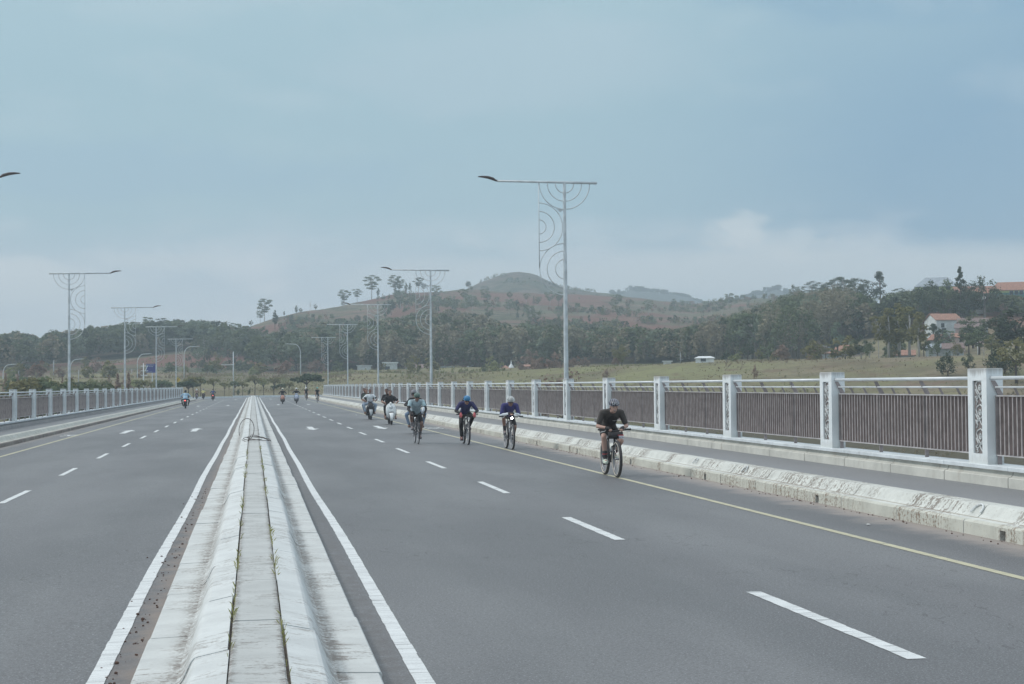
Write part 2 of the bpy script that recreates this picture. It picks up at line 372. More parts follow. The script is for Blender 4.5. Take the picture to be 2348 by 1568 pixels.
for X, m in ((-4.13, 27.03), (4.22, 9.88)):
    y = m
    while y < 232:
        x = X + ((.13 if y < 14 else .05 if y < 20 else .03 if y < 28 else -.04) if X > 0 else 0); w = .066 if y < 24 else .058; LD = 3.45 if y < 14 else 3.25
        z = lambda q: (lz(q) if X < 0 else 0) + .004
        if (y > 26 or X > 0) and y < 28:
            for q in range(24):
                ya, yb = y + LD*q/24, y + LD*(q+1)/24; e1, e2 = rnd.uniform(-.004, .004), rnd.uniform(-.004, .004)
                b.quad((x-w+e1, ya, .004), (x+w+e2, ya, .004), (x+w+e2, yb-.001, .004), (x-w+e1, yb-.001, .004)) if X > 0 else b.quad((x-w+e1, ya, z(x-w)), (x+w+e2, ya, z(x+w)), (x+w+e2, yb-.001, z(x+w)), (x-w+e1, yb-.001, z(x-w)))
        elif y > 26 or X > 0: b.quad((x-w, y, z(x-w)), (x+w, y, z(x+w)), (x+w-.03, y+3.2, z(x+w)), (x-w-.03, y+3.2, z(x-w)))
        y += 8.2
for k in range(0, 150):                               # ragged near stretch of the solid lines
    for s in (-1, 1):
        p, q = 3 + k*.2, 3 + (k+1)*.2
        j = lambda t: .012*math.sin(t*.35 + s) + .010*math.sin(t*.13)
        xa, xb = s*1.0 + j(p) + .05*(s > 0), s*1.0 + j(q) + .05*(s > 0); w = .058; e1, e2 = rnd.uniform(-.0035, .0035), rnd.uniform(-.0035, .0035)
        b.quad((xa-w+e1, p+.003, lz(xa-w)+.004), (xa+w+e2, p+.003, lz(xa+w)+.004), (xb+w+e2, q, lz(xb+w)+.004), (xb-w+e1, q, lz(xb-w)+.004))
for k in range(60):                                   # solid edge lines beside the median, slightly wandering
    for s in (-1, 1):
        ya, yb = 33 + k*4.5, 33 + (k+1)*4.5
        if ya > 266: continue
        j = lambda q: .012*math.sin(q*.35 + s) + .010*math.sin(q*.13)
        for (p, q) in ((ya, yb),):
            xa, xb = s*1.0 + j(p) + .05*(s > 0) , s*1.0 + j(q) + .05*(s > 0)
            w = .058
            b.quad((xa-w, p, lz(xa-w)+.004), (xa+w, p, lz(xa+w)+.004), (xb+w, q, lz(xb+w)+.004), (xb-w, q, lz(xb-w)+.004))
def arrow(x, y, s, L_=5.3):                            # s = -1 points towards -y
    z = (lz(x) if x < 0 else 0) + .004
    pts = [(-.13, -2.65), (.13, -2.65), (.13, .75), (.32, .75), (0, 2.65), (-.32, .75), (-.13, .75)]
    V = [(x + px*(1 if s > 0 else -1), y + py*s, z) for px, py in pts]
    b.add(V, [(0, 1, 2, 6), (3, 4, 5)])
for y in (69.0, 159.0, 228):
    for x in (2.5, 5.5): arrow(x, y, -1)
    for x in (-2.5, -5.42): arrow(x, y + 1, 1)
tag(b.build('road_marking', WHITE), kind='structure')
b = MB()                                              # bicycle symbols on the shoulders
for x, y in ((7.62, 66.7), (-7.42, 66.6), (7.62, 150), (-7.42, 150)):
    z = (lz(x) if x < 0 else 0) + .004
    for cy in (-.75, .75):
        n = 14
        for i in range(n):
            a0, a1 = 2*math.pi*i/n, 2*math.pi*(i+1)/n
            q = lambda a, r: (x + .36*r*math.cos(a), y + cy*.9 + .55*r*math.sin(a), z)
            b.quad(q(a0, .8), q(a0, 1), q(a1, 1), q(a1, .8))
    b.quad((x-.05, y-.7, z+.001), (x+.05, y-.7, z+.001), (x+.3, y+.3, z+.001), (x+.2, y+.3, z+.001))
    b.quad((x-.3, y+.5, z+.001), (x+.3, y+.5, z+.001), (x+.3, y+.62, z+.001), (x-.3, y+.62, z+.001))
    b.quad((x-.05, y-.7, z+.002), (x+.05, y-.7, z+.002), (x-.1, y+.6, z+.002), (x-.2, y+.6, z+.002))
tag(b.build('bicycle_lane_marking', WHITE), kind='structure')
b = MB()
for x, s in ((7.07, 1), (-7.14, -1)):
    for k in range(30):
        ya, yb = 2 + k*8, 10 + k*8
        if ya > 236: continue
        z = (lz(x) if s < 0 else 0) + .004
        b.quad((x-.055, ya, z), (x+.055, ya, z), (x+.055, yb, z), (x-.055, yb, z))
tag(b.build('road_marking', YELLOW), kind='structure')

# median: gutter slabs, sloping kerb blocks and a filled middle strip
def median():
    b = MB(); y = 2.0
    for s in (-1, 1):
        y = 2.0 + .7*(s > 0)
        while y < 270:
            Ls = 2.36 if y < 150 else 4.7; dx = rnd.uniform(-.012, .012); dz = rnd.uniform(-.006, .006); g_ = .006
            y1 = min(y + Ls, 271)
            b.mi = 0
            xs = lambda q: 0.02 + s*(q + dx)
            b.extr([(xs(.76), 0), (xs(.762), .052+dz), (xs(.75), .066+dz), (xs(.45), .076+dz), (xs(.45), 0)], y, y1-g_)
            y = y1
        y = 2.3 + .9*(s > 0)
        while y < 270:
            Ls = 2.4 if y < 150 else 4.8; dx = rnd.uniform(-.008, .008); dz = rnd.uniform(-.006, .006)
            y1 = min(y + Ls, 271); b.mi = 1
            xs = lambda q: 0.02 + s*(q + dx)
            pr = [(xs(.475), 0), (xs(.475), .080), (xs(.455), .090), (xs(.435), .115), (xs(.385), .222), (xs(.368), .243), (xs(.345), .255+dz), (xs(.169), .292+dz), (xs(.166), 0)]
            b.extr(pr, y, y1-.006)
            y = y1
    y = 1.7
    while y < 270:
        Ls = rnd.choice((2.2, 2.35)) if y < 150 else 4.7; y1 = min(y+Ls, 271); dz = rnd.uniform(-.005, .004); b.mi = 2
        e = rnd.uniform(-.003, .003)
        b.extr([(.02-.157+e, 0), (.02-.157+e, .28+dz), (.02-.145, .287+dz), (.02+.145, .287+dz), (.02+.157+e, .28+dz), (.02+.157+e, 0)], y, y1-.007)
        y = y1
    b.mi = 3; b.box(-.43, .47, 1, 270.5, .001, .07); b.box(-.16, .2, 1, 270.5, .071, .262)
    return b
o = median().build('median_kerb', [MEDC, MEDT, MEDM, JOINT]); tag(o, kind='structure')
# grass growing in the joints of the median
V, Q = [], []
for k in range(900):
    y = 8 + 34*rnd.random()**1.6; s = rnd.choice((-1, 1))
    if math.sin(y*1.9 + s) + math.sin(y*.77 + 2*s) < .25 and rnd.random() < .93: continue
    x = .02 + s*.161 + rnd.uniform(-.008, .008); h_ = rnd.uniform(.02, .062); a = rnd.uniform(0, 6.28); t = rnd.uniform(.01, .05)
    n = len(V); dx, dy = math.cos(a), math.sin(a)
    V += [(x-.003*dy, y+.003*dx, .27), (x+.003*dy, y-.003*dx, .27), (x+t*dx*.5+.002*dy, y+t*dy*.5, .29+h_*.6), (x+t*dx, y+t*dy, .29+h_)]
    Q.append((n, n+1, n+2, n+3))
WEED = m_leaf('weed_grass', (.17, .20, .07), (.25, .25, .12), 3)
tag(link_mesh('grass', raw_mesh('grass', V, Q, WEED)), 'thin green grass tufts sprouting from the joints of the concrete median', 'grass', kind='stuff')
# loose stones and clods beside the median and kerbs
ST = P('reddish_clod', (.115, .07, .055), .95, .3, 30)
b = MB()
for k in range(380):
    if k < 190: y = 8 + 22*rnd.random()**1.5; x = -.80 - abs(rnd.gauss(0, .10)); r = rnd.uniform(.003, .012) if k % 6 else rnd.uniform(.01, .018)
    else: y = 12 + 40*rnd.random(); x = 8.46 - abs(rnd.gauss(0, .12)); r = rnd.uniform(.004, .016)
    z = lz(x) if x < 0 else 0
    b.ell((x, y, z + r*.4), (r, r*rnd.uniform(.7, 1.2), r*.7), seg=5, rings=3)
tag(b.build('gravel', ST), 'reddish clods and grit scattered along the kerb edges', 'gravel', kind='stuff')

TOED = m_streak('kerb_toe_dirt', (.40, .37, .32), (.22, .18, .15), .46)
# side kerbs with drain holes, footways
KP = [(8.50, 0), (8.505, .150), (8.525, .168), (8.56, .176), (8.665, .182), (8.690, .188), (8.725, .215), (8.775, .282), (8.812, .325), (8.845, .336), (9.03, .338), (9.03, 0)]
def side(s):
    X = lambda x: x if s > 0 else -(x - .2)
    zo = -.155 if s < 0 else 0
    b = MB(); yk = 3.9 + (.6 if s < 0 else 0); n = 0
    while yk < 262:
        y1 = yk + 2.0 - .016; dx = rnd.uniform(-.006, .006)
        if yk > 236 and s < 0: break
        hole = n % 3 == 0
        mats = [0]*2 + [1]*2 + [2]*7 + [2]
        pr = [(X(x + dx), z + zo) for x, z in KP]
        segs = [(yk, y1)] if not hole else [(yk, yk+.92), (yk+1.06, y1)]
        for a, c in segs:
            m = len(pr); Vv = [(x, a, z) for x, z in pr] + [(x, c, z) for x, z in pr]
            b.mi = 0; b.add(Vv, [(i, i+1, m+i+1, m+i) for i in range(0, 3)])
            b.mi = 3; b.add(Vv, [(4, 5, m+5, m+4)])
            b.mi = 1; b.add(Vv, [(i, i+1, m+i+1, m+i) for i in range(3, m-1) if i != 4] + [tuple(range(m))[::-1], tuple(range(m, 2*m))])
        if hole:                                       # a drain opening through the kerb face
            a, c = yk+.92, yk+1.06; m = len(pr)
            pr2 = [(X(8.506+dx), .115+zo)] + pr[1:]; pr2[-1] = (pr2[-1][0], .115+zo); m = len(pr2)
            Vv = [(x, a, z) for x, z in pr2] + [(x, c, z) for x, z in pr2]
            b.mi = 0; b.add(Vv, [(i, i+1, m+i+1, m+i) for i in range(0, 3)] + [(m-1, 0, m, 2*m-1)])
            b.mi = 1; b.add(Vv, [(i, i+1, m+i+1, m+i) for i in range(3, m-1)])
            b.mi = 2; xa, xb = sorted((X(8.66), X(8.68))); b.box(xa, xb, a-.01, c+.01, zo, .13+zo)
        yk += 2.0; n += 1
    b.mi = 3; m_ = len(KP); b.extr([(X(x + .02), z + zo - .022) for x, z in KP[1:-1]] + [(X(9.02), zo), (X(8.53), zo)], 4, 236 if s < 0 else 262) if False else None
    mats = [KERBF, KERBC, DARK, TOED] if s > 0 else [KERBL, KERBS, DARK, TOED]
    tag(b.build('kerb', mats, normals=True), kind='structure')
    b = MB(); z0, z1 = .332 + zo, .372 + (-.205 if s < 0 else 0)
    ys = [2, 40, 90, 150, 238]
    for i in range(len(ys)-1): b.quad((X(9.0), ys[i], z0), (X(10.3), ys[i], z1), (X(10.3), ys[i+1], z1), (X(9.0), ys[i+1], z0))
    tag(b.build('pavement', ASPH_W), kind='structure')
    # parapet wall: low concrete base with a cove and an overhanging coping
    zo = -.2 if s < 0 else 0
    root = empty('parapet_wall', (X(10.4), 110, .37+zo), 0,
                 'low pale concrete parapet base with shadowed cove under a white coping, right of the road' if s > 0 else 'low grey stained concrete parapet base under a white coping, left of the road', 'wall')
    bb = MB(); bc = MB(); y = 20.78 + .3 - BAY*4 ; off = root.location
    Lg = BAY/3; y = 20.1 - 9*Lg
    bp = [(10.20, .2), (10.20, .500), (10.215, .512), (10.25, .522), (10.272, .545), (10.280, .598), (10.9, .598), (10.9, .2)]
    cp = [(10.20, .600), (10.197, .650), (10.203, .656), (10.62, .656), (10.62, .600)]
    while y < Y_END + 1:
        d = rnd.uniform(-.003, .003)
        bb.extr([(X(x+d)-off[0], z+zo-off[2]) for x, z in bp], y-110, y+Lg-.022-110)
        bc.extr([(X(x+d)-off[0], z+zo-off[2]) for x, z in cp], y-110, y+Lg-.014-110)
        y += Lg
    bj = MB(); xa, xb = sorted((X(10.31)-off[0], X(10.7)-off[0])); bj.box(xa, xb, 3-110, 234-110, .36+zo-off[2], .59+zo-off[2]); xa, xb = sorted((X(10.225)-off[0], X(10.6)-off[0])); bj.box(xa, xb, 3-110, 234-110, .605+zo-off[2], .648+zo-off[2]); bj.build('joint_filler', JOINT, root)
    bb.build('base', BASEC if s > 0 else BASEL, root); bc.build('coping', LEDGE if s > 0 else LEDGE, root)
side(1); side(-1)
# bridge deck under everything, visible from the side only
b = MB(); b.box(-10.7, 10.9, -12, 236, -1.3, -.14); tag(b.build('bridge_deck', BASEC), kind='structure')
# chalk scrawl on the kerb
b = MB()
for (cy, w) in ((18.0, .12), (27.2, .09), (30.4, .09)):
    pts = [(8.715 + .09*t, cy + w*math.cos(math.pi*t2), .22 + .105*t) for t, t2 in [(.0, 0), (.3, .05), (.6, .15), (.9, .35), (1.0, .5), (.9, .65), (.6, .85), (.3, .95), (0.1, 1.0)]]
    b.tube([(x - .012, y, z + .012) for x, y, z in pts], .013, 5)
tag(b.build('kerb_marking', WHITE), kind='structure')
# far kerb across the T junction
b = MB(); x = -58
while x < 60:
    Ln = rnd.choice((3.6, 4.4, 7)); gap = rnd.choice((.15, .15, .9, 1.6)) if x > 0 else .1
    cz = .0 if x > -8 else -.13
    b.extr([(0, 0), (0, 0), (0, 0)], 0, 0) if False else None
    b.box(x, x+Ln, 273.6, 274.3, -.4, .30 + cz); x += Ln + gap
tag(b.build('kerb', LEDGE), kind='structure')

# ---------------------------------------------------------------- parapet posts and railings
gp = G('post_concrete'); x_, y_, z_ = gp.xyz()
st = gp.noise(9, 4, .65, (1, 1, .12)); nn = gp.noise(3, 4, .6)
c = gp.mix(gp.ss(nn, .3, .7), (.70, .745, .76), (.80, .83, .84))
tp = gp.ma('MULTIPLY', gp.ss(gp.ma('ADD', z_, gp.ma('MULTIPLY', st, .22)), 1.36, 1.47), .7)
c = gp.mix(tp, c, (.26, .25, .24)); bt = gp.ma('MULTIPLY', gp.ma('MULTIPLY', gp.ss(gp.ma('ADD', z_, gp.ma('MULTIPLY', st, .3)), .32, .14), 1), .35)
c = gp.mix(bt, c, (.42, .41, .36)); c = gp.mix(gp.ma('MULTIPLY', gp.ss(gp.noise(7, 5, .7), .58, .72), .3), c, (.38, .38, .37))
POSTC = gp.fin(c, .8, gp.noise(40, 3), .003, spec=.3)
ORNB = P('ornament_ground', (.20, .175, .17), .85, .2, 20); ORNW = P('ornament_relief', (.58, .60, .60), .8, .1, 20)
# relief lines in post-panel coordinates (y across 0..1, z down 0..1), cloud-like scrolls
def scroll(cy, cz, r, turns=1.6, flip=1):
    return [(cy + flip*(r*(1-t*.8))*math.cos(2*math.pi*turns*t)*1.0, cz + (r*(1-t*.8))*math.sin(2*math.pi*turns*t)*.28) for t in np.linspace(0, 1, 18)]
RELIEF = []
for k, (cz, fl) in enumerate(((.09, 1), (.43, 1), (.76, 1))):
    RELIEF += [scroll(.66, cz, .17, 1.5, fl)]
    RELIEF += [[(.18, cz-.04), (.30, cz-.07), (.5, cz-.085), (.72, cz-.10), (.95, cz-.07)],
               [(.18, cz-.03), (.28, cz+.01), (.36, cz+.05), (.5, cz+.07), (.62, cz+.10), (.78, cz+.085), (.95, cz+.05)],
               [(.12, cz+.03), (.26, cz+.07), (.40, cz+.10), (.30, cz+.125), (.14, cz+.14)]]
for cz in (.24, .56, .92):
    RELIEF += [[(.18, cz+.03), (.38, cz), (.6, cz-.03), (.95, cz-.07)], [(.55, cz-.05+.01), (.75, cz+.02), (.92, cz+.05)],
               [(.10, cz-.02), (.3, cz+.02), (.34, cz+.05), (.2, cz+.09)]]
PH_ = 1.365
def make_post(s):
    t = empty('parapet_post')
    b = MB(); wx, wy = .25, .59; y0, y1, z0, z1 = .155, .435, .145, 1.19; d = .045
    xf, xb_ = (0, wx) if s > 0 else (0, -wx)
    X = lambda q: q*s
    # shell with a recess in the road-facing side and a shallow bevel at the top
    def q4(a, b_, c_, d_): b.quad(a, b_, c_, d_)
    e = .008
    q4((X(0),0,0),(X(0),wy,0),(X(0),wy,z0),(X(0),0,z0)); q4((X(0),0,z1),(X(0),wy,z1),(X(0),wy,PH_-e),(X(0),0,PH_-e))
    q4((X(0),0,z0),(X(0),y0,z0),(X(0),y0,z1),(X(0),0,z1)); q4((X(0),y1,z0),(X(0),wy,z0),(X(0),wy,z1),(X(0),y1,z1))
    q4((X(0),y0,z0),(X(0),y1,z0),(X(d),y1,z0),(X(d),y0,z0)); q4((X(0),y0,z1),(X(0),y1,z1),(X(d),y1,z1),(X(d),y0,z1))
    q4((X(0),y0,z0),(X(0),y0,z1),(X(d),y0,z1),(X(d),y0,z0)); q4((X(0),y1,z0),(X(0),y1,z1),(X(d),y1,z1),(X(d),y1,z0))
    q4((X(d),y0,z0),(X(d),y1,z0),(X(d),y1,z1),(X(d),y0,z1))
    q4((X(0),0,0),(X(wx),0,0),(X(wx),0,PH_-e),(X(0),0,PH_-e)); q4((X(0),wy,0),(X(wx),wy,0),(X(wx),wy,PH_-e),(X(0),wy,PH_-e))
    q4((X(wx),0,0),(X(wx),wy,0),(X(wx),wy,PH_-e),(X(wx),0,PH_-e))
    q4((X(e),e,PH_),(X(wx-e),e,PH_),(X(wx-e),wy-e,PH_),(X(e),wy-e,PH_))
    for (a, c_) in (((0,0),(wx,0)),((wx,0),(wx,wy)),((wx,wy),(0,wy)),((0,wy),(0,0))):
        i = lambda p: (X(min(max(p[0], e), wx-e)), min(max(p[1], e), wy-e), PH_)
        q4((X(a[0]),a[1],PH_-e),(X(c_[0]),c_[1],PH_-e), i(c_), i(a))
    b.build('shaft', POSTC, t, normals=False)
    b = MB(); xa, xb2 = sorted((X(d-.004), X(d-.016))); b.box(xa, xb2, y0+.004, y1-.004, z0+.004, z1-.004)
    p = b.build('ornament_panel', ORNB, t)
    b = MB(); hh = z1 - z0; ww = y1 - y0
    for ln in RELIEF:
        pts = [(X(d-.022), y1 - (.06+.9*max(0.02, min(.98, a)))*ww, z1 - max(.01, min(.985, c_))*hh) for a, c_ in ln]
        b.tube(pts, .0115, 5)
    b.build('relief', ORNW, p)
    return t
def make_rail(s):
    t = empty('railing'); X = lambda q: q*s; Lb = BAY - .59; A = .0; B = Lb
    b = MB(); b.tube([(X(.08), A, 1.225), (X(.08), B, 1.225)], .027, 10); b.build('handrail', RAILM, t, smooth=True)
    b = MB(); b.tube([(X(.118), A, 1.095), (X(.118), B, 1.095)], .015, 7); b.build('middle_rail', RAILM, t, smooth=True)
    b = MB(); n = 43
    for i in range(n):
        y = .12 + (Lb-.24)*i/(n-1)
        xa, xb = sorted((X(.147), X(.215))); b.mi = 0; b.box(xa, xb, y-.006, y+.006, .142, .962); b.mi = 1; xa, xb = sorted((X(.137), X(.1465))); b.box(xa, xb, y-.0095, y+.0095, .142, .962)
    b.build('slat_infill', [SLAT, SLATL], t)
    b = MB()
    xa, xb = sorted((X(.125), X(.225))); b.box(xa, xb, A, B, .964, .982); b.box(xa, xb, A, B, .125, .140)
    b.build('slat_frame', SLATE, t)
    for k in range(4):
        y = (.03, Lb/3, 2*Lb/3, Lb-.03)[k]; b = MB(); w = .008
        for (z0, z1, x0, x1, d0, d1) in ((.0, .123, .14, .14, .06, .06), (.984, 1.19, .155, .055, .085, .06)):
            xs = [X(x0), X(x0+d0), X(x1+d1), X(x1)]
            V = [(xs[0], y-w, z0), (xs[1], y-w, z0), (xs[2], y-w, z1), (xs[3], y-w, z1), (xs[0], y+w, z0), (xs[1], y+w, z0), (xs[2], y+w, z1), (xs[3], y+w, z1)]
            b.add(V, [(0,1,2,3),(7,6,5,4),(0,4,5,1),(1,5,6,2),(2,6,7,3),(3,7,4,0)])
        xa, xb = sorted((X(.12), X(.23))); b.box(xa, xb, y-w-.002, y+w+.002, .143, .961)
        b.build('bracket', BRKT, t)
    for k in range(3):
        for q in (1, 2):
            b = MB(); y = Lb/3*k + Lb/9*q; w = .005
            V = [(X(.15), y-w, .983), (X(.19), y-w, .983), (X(.135), y-w, 1.083), (X(.10), y-w, 1.083), (X(.15), y+w, .983), (X(.19), y+w, .983), (X(.135), y+w, 1.083), (X(.10), y+w, 1.083)]
            b.add(V, [(0,1,2,3),(7,6,5,4),(0,4,5,1),(1,5,6,2),(2,6,7,3),(3,7,4,0)])
            b.build('stay', BRKT, t)
    return t
for s in (1, -1):
    post, railg = make_post(s), make_rail(s); first = True
    X0 = 10.25 if s > 0 else -10.05; Z0 = .656 if s > 0 else .456
    Yn = 20.78 if s > 0 else 69.57 - BAY; k0 = -2 if s > 0 else -1; nside = 'right' if s > 0 else 'left'
    k = k0; idx = 0
    while Yn + BAY*k < Y_END + 2:
        y = Yn + BAY*k
        if k >= (0 if s > 0 else 1) - (s > 0)*0 - (s < 0)*1:
            o = post if idx == 0 else copy_tree(post)
            o.location = (X0, y, Z0)
            tag(o, '%s white concrete post with recessed carved panel on the %s parapet' % (ORD[idx], nside), 'post', 'posts of the %s bridge parapet' % nside)
            idx += 1
        k += 1
    k = k0 if s > 0 else -1; idx = 0
    while Yn + BAY*k < Y_END - 4:
        y = Yn + BAY*k + .59
        if not (s > 0 and y + BAY < 16):
            o = railg if idx == 0 else copy_tree(railg)
            o.location = (X0, y, Z0)
            tag(o, '%s brown slatted railing bay under a steel handrail on the %s parapet' % (ORD[idx], nside), 'railing', 'railings of the %s bridge parapet' % nside)
            idx += 1
        k += 1

    for k in ((-1, -2) if s > 0 else (-2, -3, -4, -5, -6, -7, -8)):       # the parapet goes on beside the camera
        o = copy_tree(post); o.location = (X0, Yn + BAY*k + (0 if s > 0 else BAY), Z0); tag(o, 'white concrete post of the %s parapet standing just outside the picture edge' % nside, 'post', 'posts beside the camera, %s parapet' % nside)
        o = copy_tree(railg); o.location = (X0, Yn + BAY*(k-1) + .59 + (0 if s > 0 else BAY), Z0); tag(o, 'brown slatted railing bay of the %s parapet just outside the picture edge' % nside, 'railing', 'railings beside the camera, %s parapet' % nside)
# ---------------------------------------------------------------- ornamental street lamps on the bridge
def make_lamp():
    t = empty('street_lamp'); Hh = 9.0
    b = MB(); b.tube([(0, 0, -1.2), (0, 0, .2), (0, 0, Hh*.72), (0, 0, Hh*.722), (0, 0, Hh+.02)], [.095, .092, .066, .056, .052], 10)
    b.tube([(0, 0, 1.55), (0, 0, 1.62)], .10, 10); b.build('pole', GALV, t, smooth=False)
    b = MB(); b.tube([(1.18, 0, Hh), (-2.42, 0, Hh+.03)], [.048, .036], 8); b.build('arm', GALV, t, smooth=True)
    b = MB(); tube = b.tube
    b.tube([(-2.36, 0, Hh+.03), (-2.50, 0, Hh+.05)], .032, 7)
    secs = []
    for x, z, w, h_ in ((-2.46, .045, .05, .03), (-2.56, .10, .11, .05), (-2.75, .155, .14, .045), (-2.95, .175, .13, .03), (-3.10, .175, .07, .012)):
        secs.append(((x, 0, Hh+z), (0, 1, 0), w, (.1, 0, 1), h_))
    b.loft(secs, 10, 2.5); b.build('lamp_head', RUST, t, smooth=False)
    b = MB(); q = .018
    def arc(cx, cz, r, a0, a1): b.tube([(cx + r*math.cos(math.radians(a)), 0, cz + r*math.sin(math.radians(a))) for a in np.linspace(a0, a1, 22)], q, 5)
    for r in (.33, .62, .91): arc(0, Hh-.04, r, 180, 360)
    xr = -.93; b.tube([(xr, 0, Hh-.02), (xr, 0, Hh-3.05)], .016, 6)
    for r in (.25, .55, .85): arc(xr, Hh-1.58, r, -90, 90)
    for r in (.35, .65, .92): arc(0, Hh-3.08, r, 90, 270)
    b.build('scrollwork', GALV, t, smooth=True)
    b = MB(); b.add([(-.03, -.01, Hh-.98), (-.30, -.01, Hh-.93), (-.16, -.01, Hh-1.05), (-.03, .01, Hh-.98), (-.30, .01, Hh-.93), (-.16, .01, Hh-1.05)], [(0,1,2),(5,4,3),(0,3,4,1),(1,4,5,2),(2,5,3,0)]); b.build('gusset', GALV, t)
    return t
lp = make_lamp(); nL = 0
for s, X0, z0, ys in ((1, 10.95, 0, (54.4, 97.0, 138.8, 184.0, 232.9)), (-1, -11.0, -.2, (53.6, 98.0, 139.8, 184.5, 231.5))):
    for i, y in enumerate(ys):
        o = lp if nL == 0 else copy_tree(lp); nL += 1
        o.location = (X0 + (.32 if (s < 0 and i == 0) else 0), y, z0); o.rotation_euler = (0, 0, 0 if s > 0 else math.pi)
        lab = '%s tall galvanised street lamp with ring scrollwork, behind the %s parapet' % (ORD[i], 'right' if s > 0 else 'left')
        if s < 0 and i == 0: lab = 'street lamp whose dark head alone pokes into the upper left of the sky'
        tag(o, lab, 'street lamp', 'ornamental street lamps along the bridge')
# ---------------------------------------------------------------- terrain
UK = [-2600, -600, 0, 100, 200, 330, 430, 560, 620, 700, 780, 850, 900, 960, 1060, 1150, 1250, 1350, 1450, 1520, 1590, 1650, 1720, 1790, 1840, 1900, 2000, 2100, 2200, 2347, 3000, 5200]
def K(u, pts):
    a = sorted(pts); return float(np.interp(u, [p[0] for p in a], [p[1] for p in a]))
def rows(u):
    h = vh(u)
    cd = K(u, [(-600,300),(0,300),(330,320),(420,335),(720,330),(850,320),(1000,310),(1300,290),(1700,260),(2000,245),(2347,230)])
    cv = K(u, [(-600,872),(0,869),(200,867),(420,863),(720,860),(800,852),(900,850),(1000,856),(1300,842),(1700,826),(2000,818),(2347,808),(3200,800)])
    md = K(u, [(-600,200),(200,210),(430,277),(730,277),(800,262),(1000,220),(1300,200),(1700,180),(2000,165),(2347,150)])
    mz = K(u, [(-600,-4),(0,-3.5),(380,-2.2),(430,-.12),(730,-.12),(800,-1),(1000,-2.5),(1300,-3.5),(1700,-4.5),(2000,-5.5),(2347,-6.5)])
    cz = CAM_H + (h - cv)/F_PX*cd
    fv = K(u, [(-600,862),(0,858),(430,852),(700,850),(1000,846),(1300,838),(1700,824),(2000,815),(2347,805)])
    fd = K(u, [(0,430),(1300,430),(1500,410),(1700,390),(2000,320),(2347,290)])
    rv = K(u, [(-2600,800),(-600,802),(0,806),(100,802),(200,786),(330,770),(430,762),(560,750),(620,730),(700,714),(780,702),(850,688),(900,677),(960,669),(1060,663),(1150,668),(1250,671),(1350,675),(1450,679),(1520,690),(1590,699),(1650,690),(1720,683),(1790,683),(1840,690),(1900,712),(2000,708),(2100,690),(2200,680),(2347,684),(3000,690),(5200,700)])
    rd = K(u, [(0,640),(430,640),(560,700),(850,850),(1060,900),(1350,950),(1590,1000),(1790,940),(1850,720),(1920,480),(2347,400)])
    rz = CAM_H + (h - rv)/F_PX*rd; fz = CAM_H + (h - fv)/F_PX*fd
    low = -5.5 if u < 700 else -7
    lowd = K(u, [(400, 150), (430, 240), (720, 240), (800, 200), (1000, 150), (2347, 90)])
    D = [8, lowd, md, cd, cd+35, fd, rd, rd*1.12, rd*1.5, 2250]
    Z = [low, low, mz, cz, cz-.3, fz, rz, rz-2, rz*.5, 2]
    return D, Z, (fd, rd)
def soft(d, D, Z):                                    # rounded interpolation between the control distances
    return float(np.interp(d, D, Z))
from mathutils import noise as mn
def ground_z(u, d):
    D, Z, (fd, rd) = rows(u)
    w = 5 + .008*d; z = sum(soft(d + k*w, D, Z) for k in (-1, -.5, 0, .5, 1))/5
    if abs(d - rd) < rd*.12: z = max(z, soft(d, D, Z) - .5)
    p = at_d(u, vh(u), d); s = min(1, max(0, (d - 120)/200))
    am = .5 if d < 345 else 1.6
    if d > 120: z += am*s*(mn.noise((p[0]*.02, p[1]*.02, 0)) + .5*mn.noise((p[0]*.06, p[1]*.06, 3)))*.8
    if 400 < u < 760 and d < 290: z = min(z, -.2)
    return z
def gpos(u, d):
    p = at_d(u, vh(u), d); p[2] = ground_z(u, d); return p
def d_at_v(u, v, lo=None, hi=None):                   # distance at which the hillside shows at row v
    D, Z, (fd, rd) = rows(u); lo = lo or fd*.98; hi = hi or rd
    f_ = lambda d: vh(u) - (ground_z(u, d) - CAM_H)*F_PX/d
    a, b_ = lo, hi
    for _ in range(18):
        m = (a+b_)/2
        if f_(m) > v: a = m
        else: b_ = m
    return (a+b_)/2
us = np.unique(np.concatenate([np.linspace(-2600, -200, 14), np.linspace(-200, 2600, 190), np.linspace(2600, 5200, 12)]))
ds = np.unique(np.concatenate([[8, 40, 80, 110, 140, 160], np.linspace(180, 480, 60), np.linspace(485, 1150, 70), [1250, 1500, 2250]]))
V = []; soil = []
for u in us:
    D, Z, (fd, rd) = rows(u)
    for d in ds:
        p = gpos(u, d); V.append(p)
nu, nd = len(us), len(ds)
idx = np.arange(nu*nd).reshape(nu, nd)
Q = np.stack([idx[:-1, :-1], idx[1:, :-1], idx[1:, 1:], idx[:-1, 1:]], -1).reshape(-1, 4)
g = G('terrain'); x_, y_, z_ = g.xyz()
big = g.noise(.012, 4, .55); mid = g.noise(.05, 4, .6); fine = g.noise(.5, 4, .65); tuft = g.noise(2.2, 3, .7)
grass = g.mix(g.ss(big, .38, .62), (.205, .205, .110), (.215, .175, .125))
grass = g.mix(g.ma('MULTIPLY', g.ss(g.noise(.035, 5, .7, (1, 1, 6), off=(2, 8, 0)), .46, .56), .8), grass, (.150, .135, .085))
grass = g.mix(g.ma('MULTIPLY', g.ss(g.noise(.16, 5, .7, off=(5, 5, 0)), .53, .62), .6), grass, (.17, .115, .088))
grass = g.mix(g.ma('MULTIPLY', g.ss(mid, .46, .62), .45), grass, (.235, .235, .115))
grass = g.mix(g.ma('MULTIPLY', g.ss(fine, .5, .68), .55), grass, (.125, .10, .075))
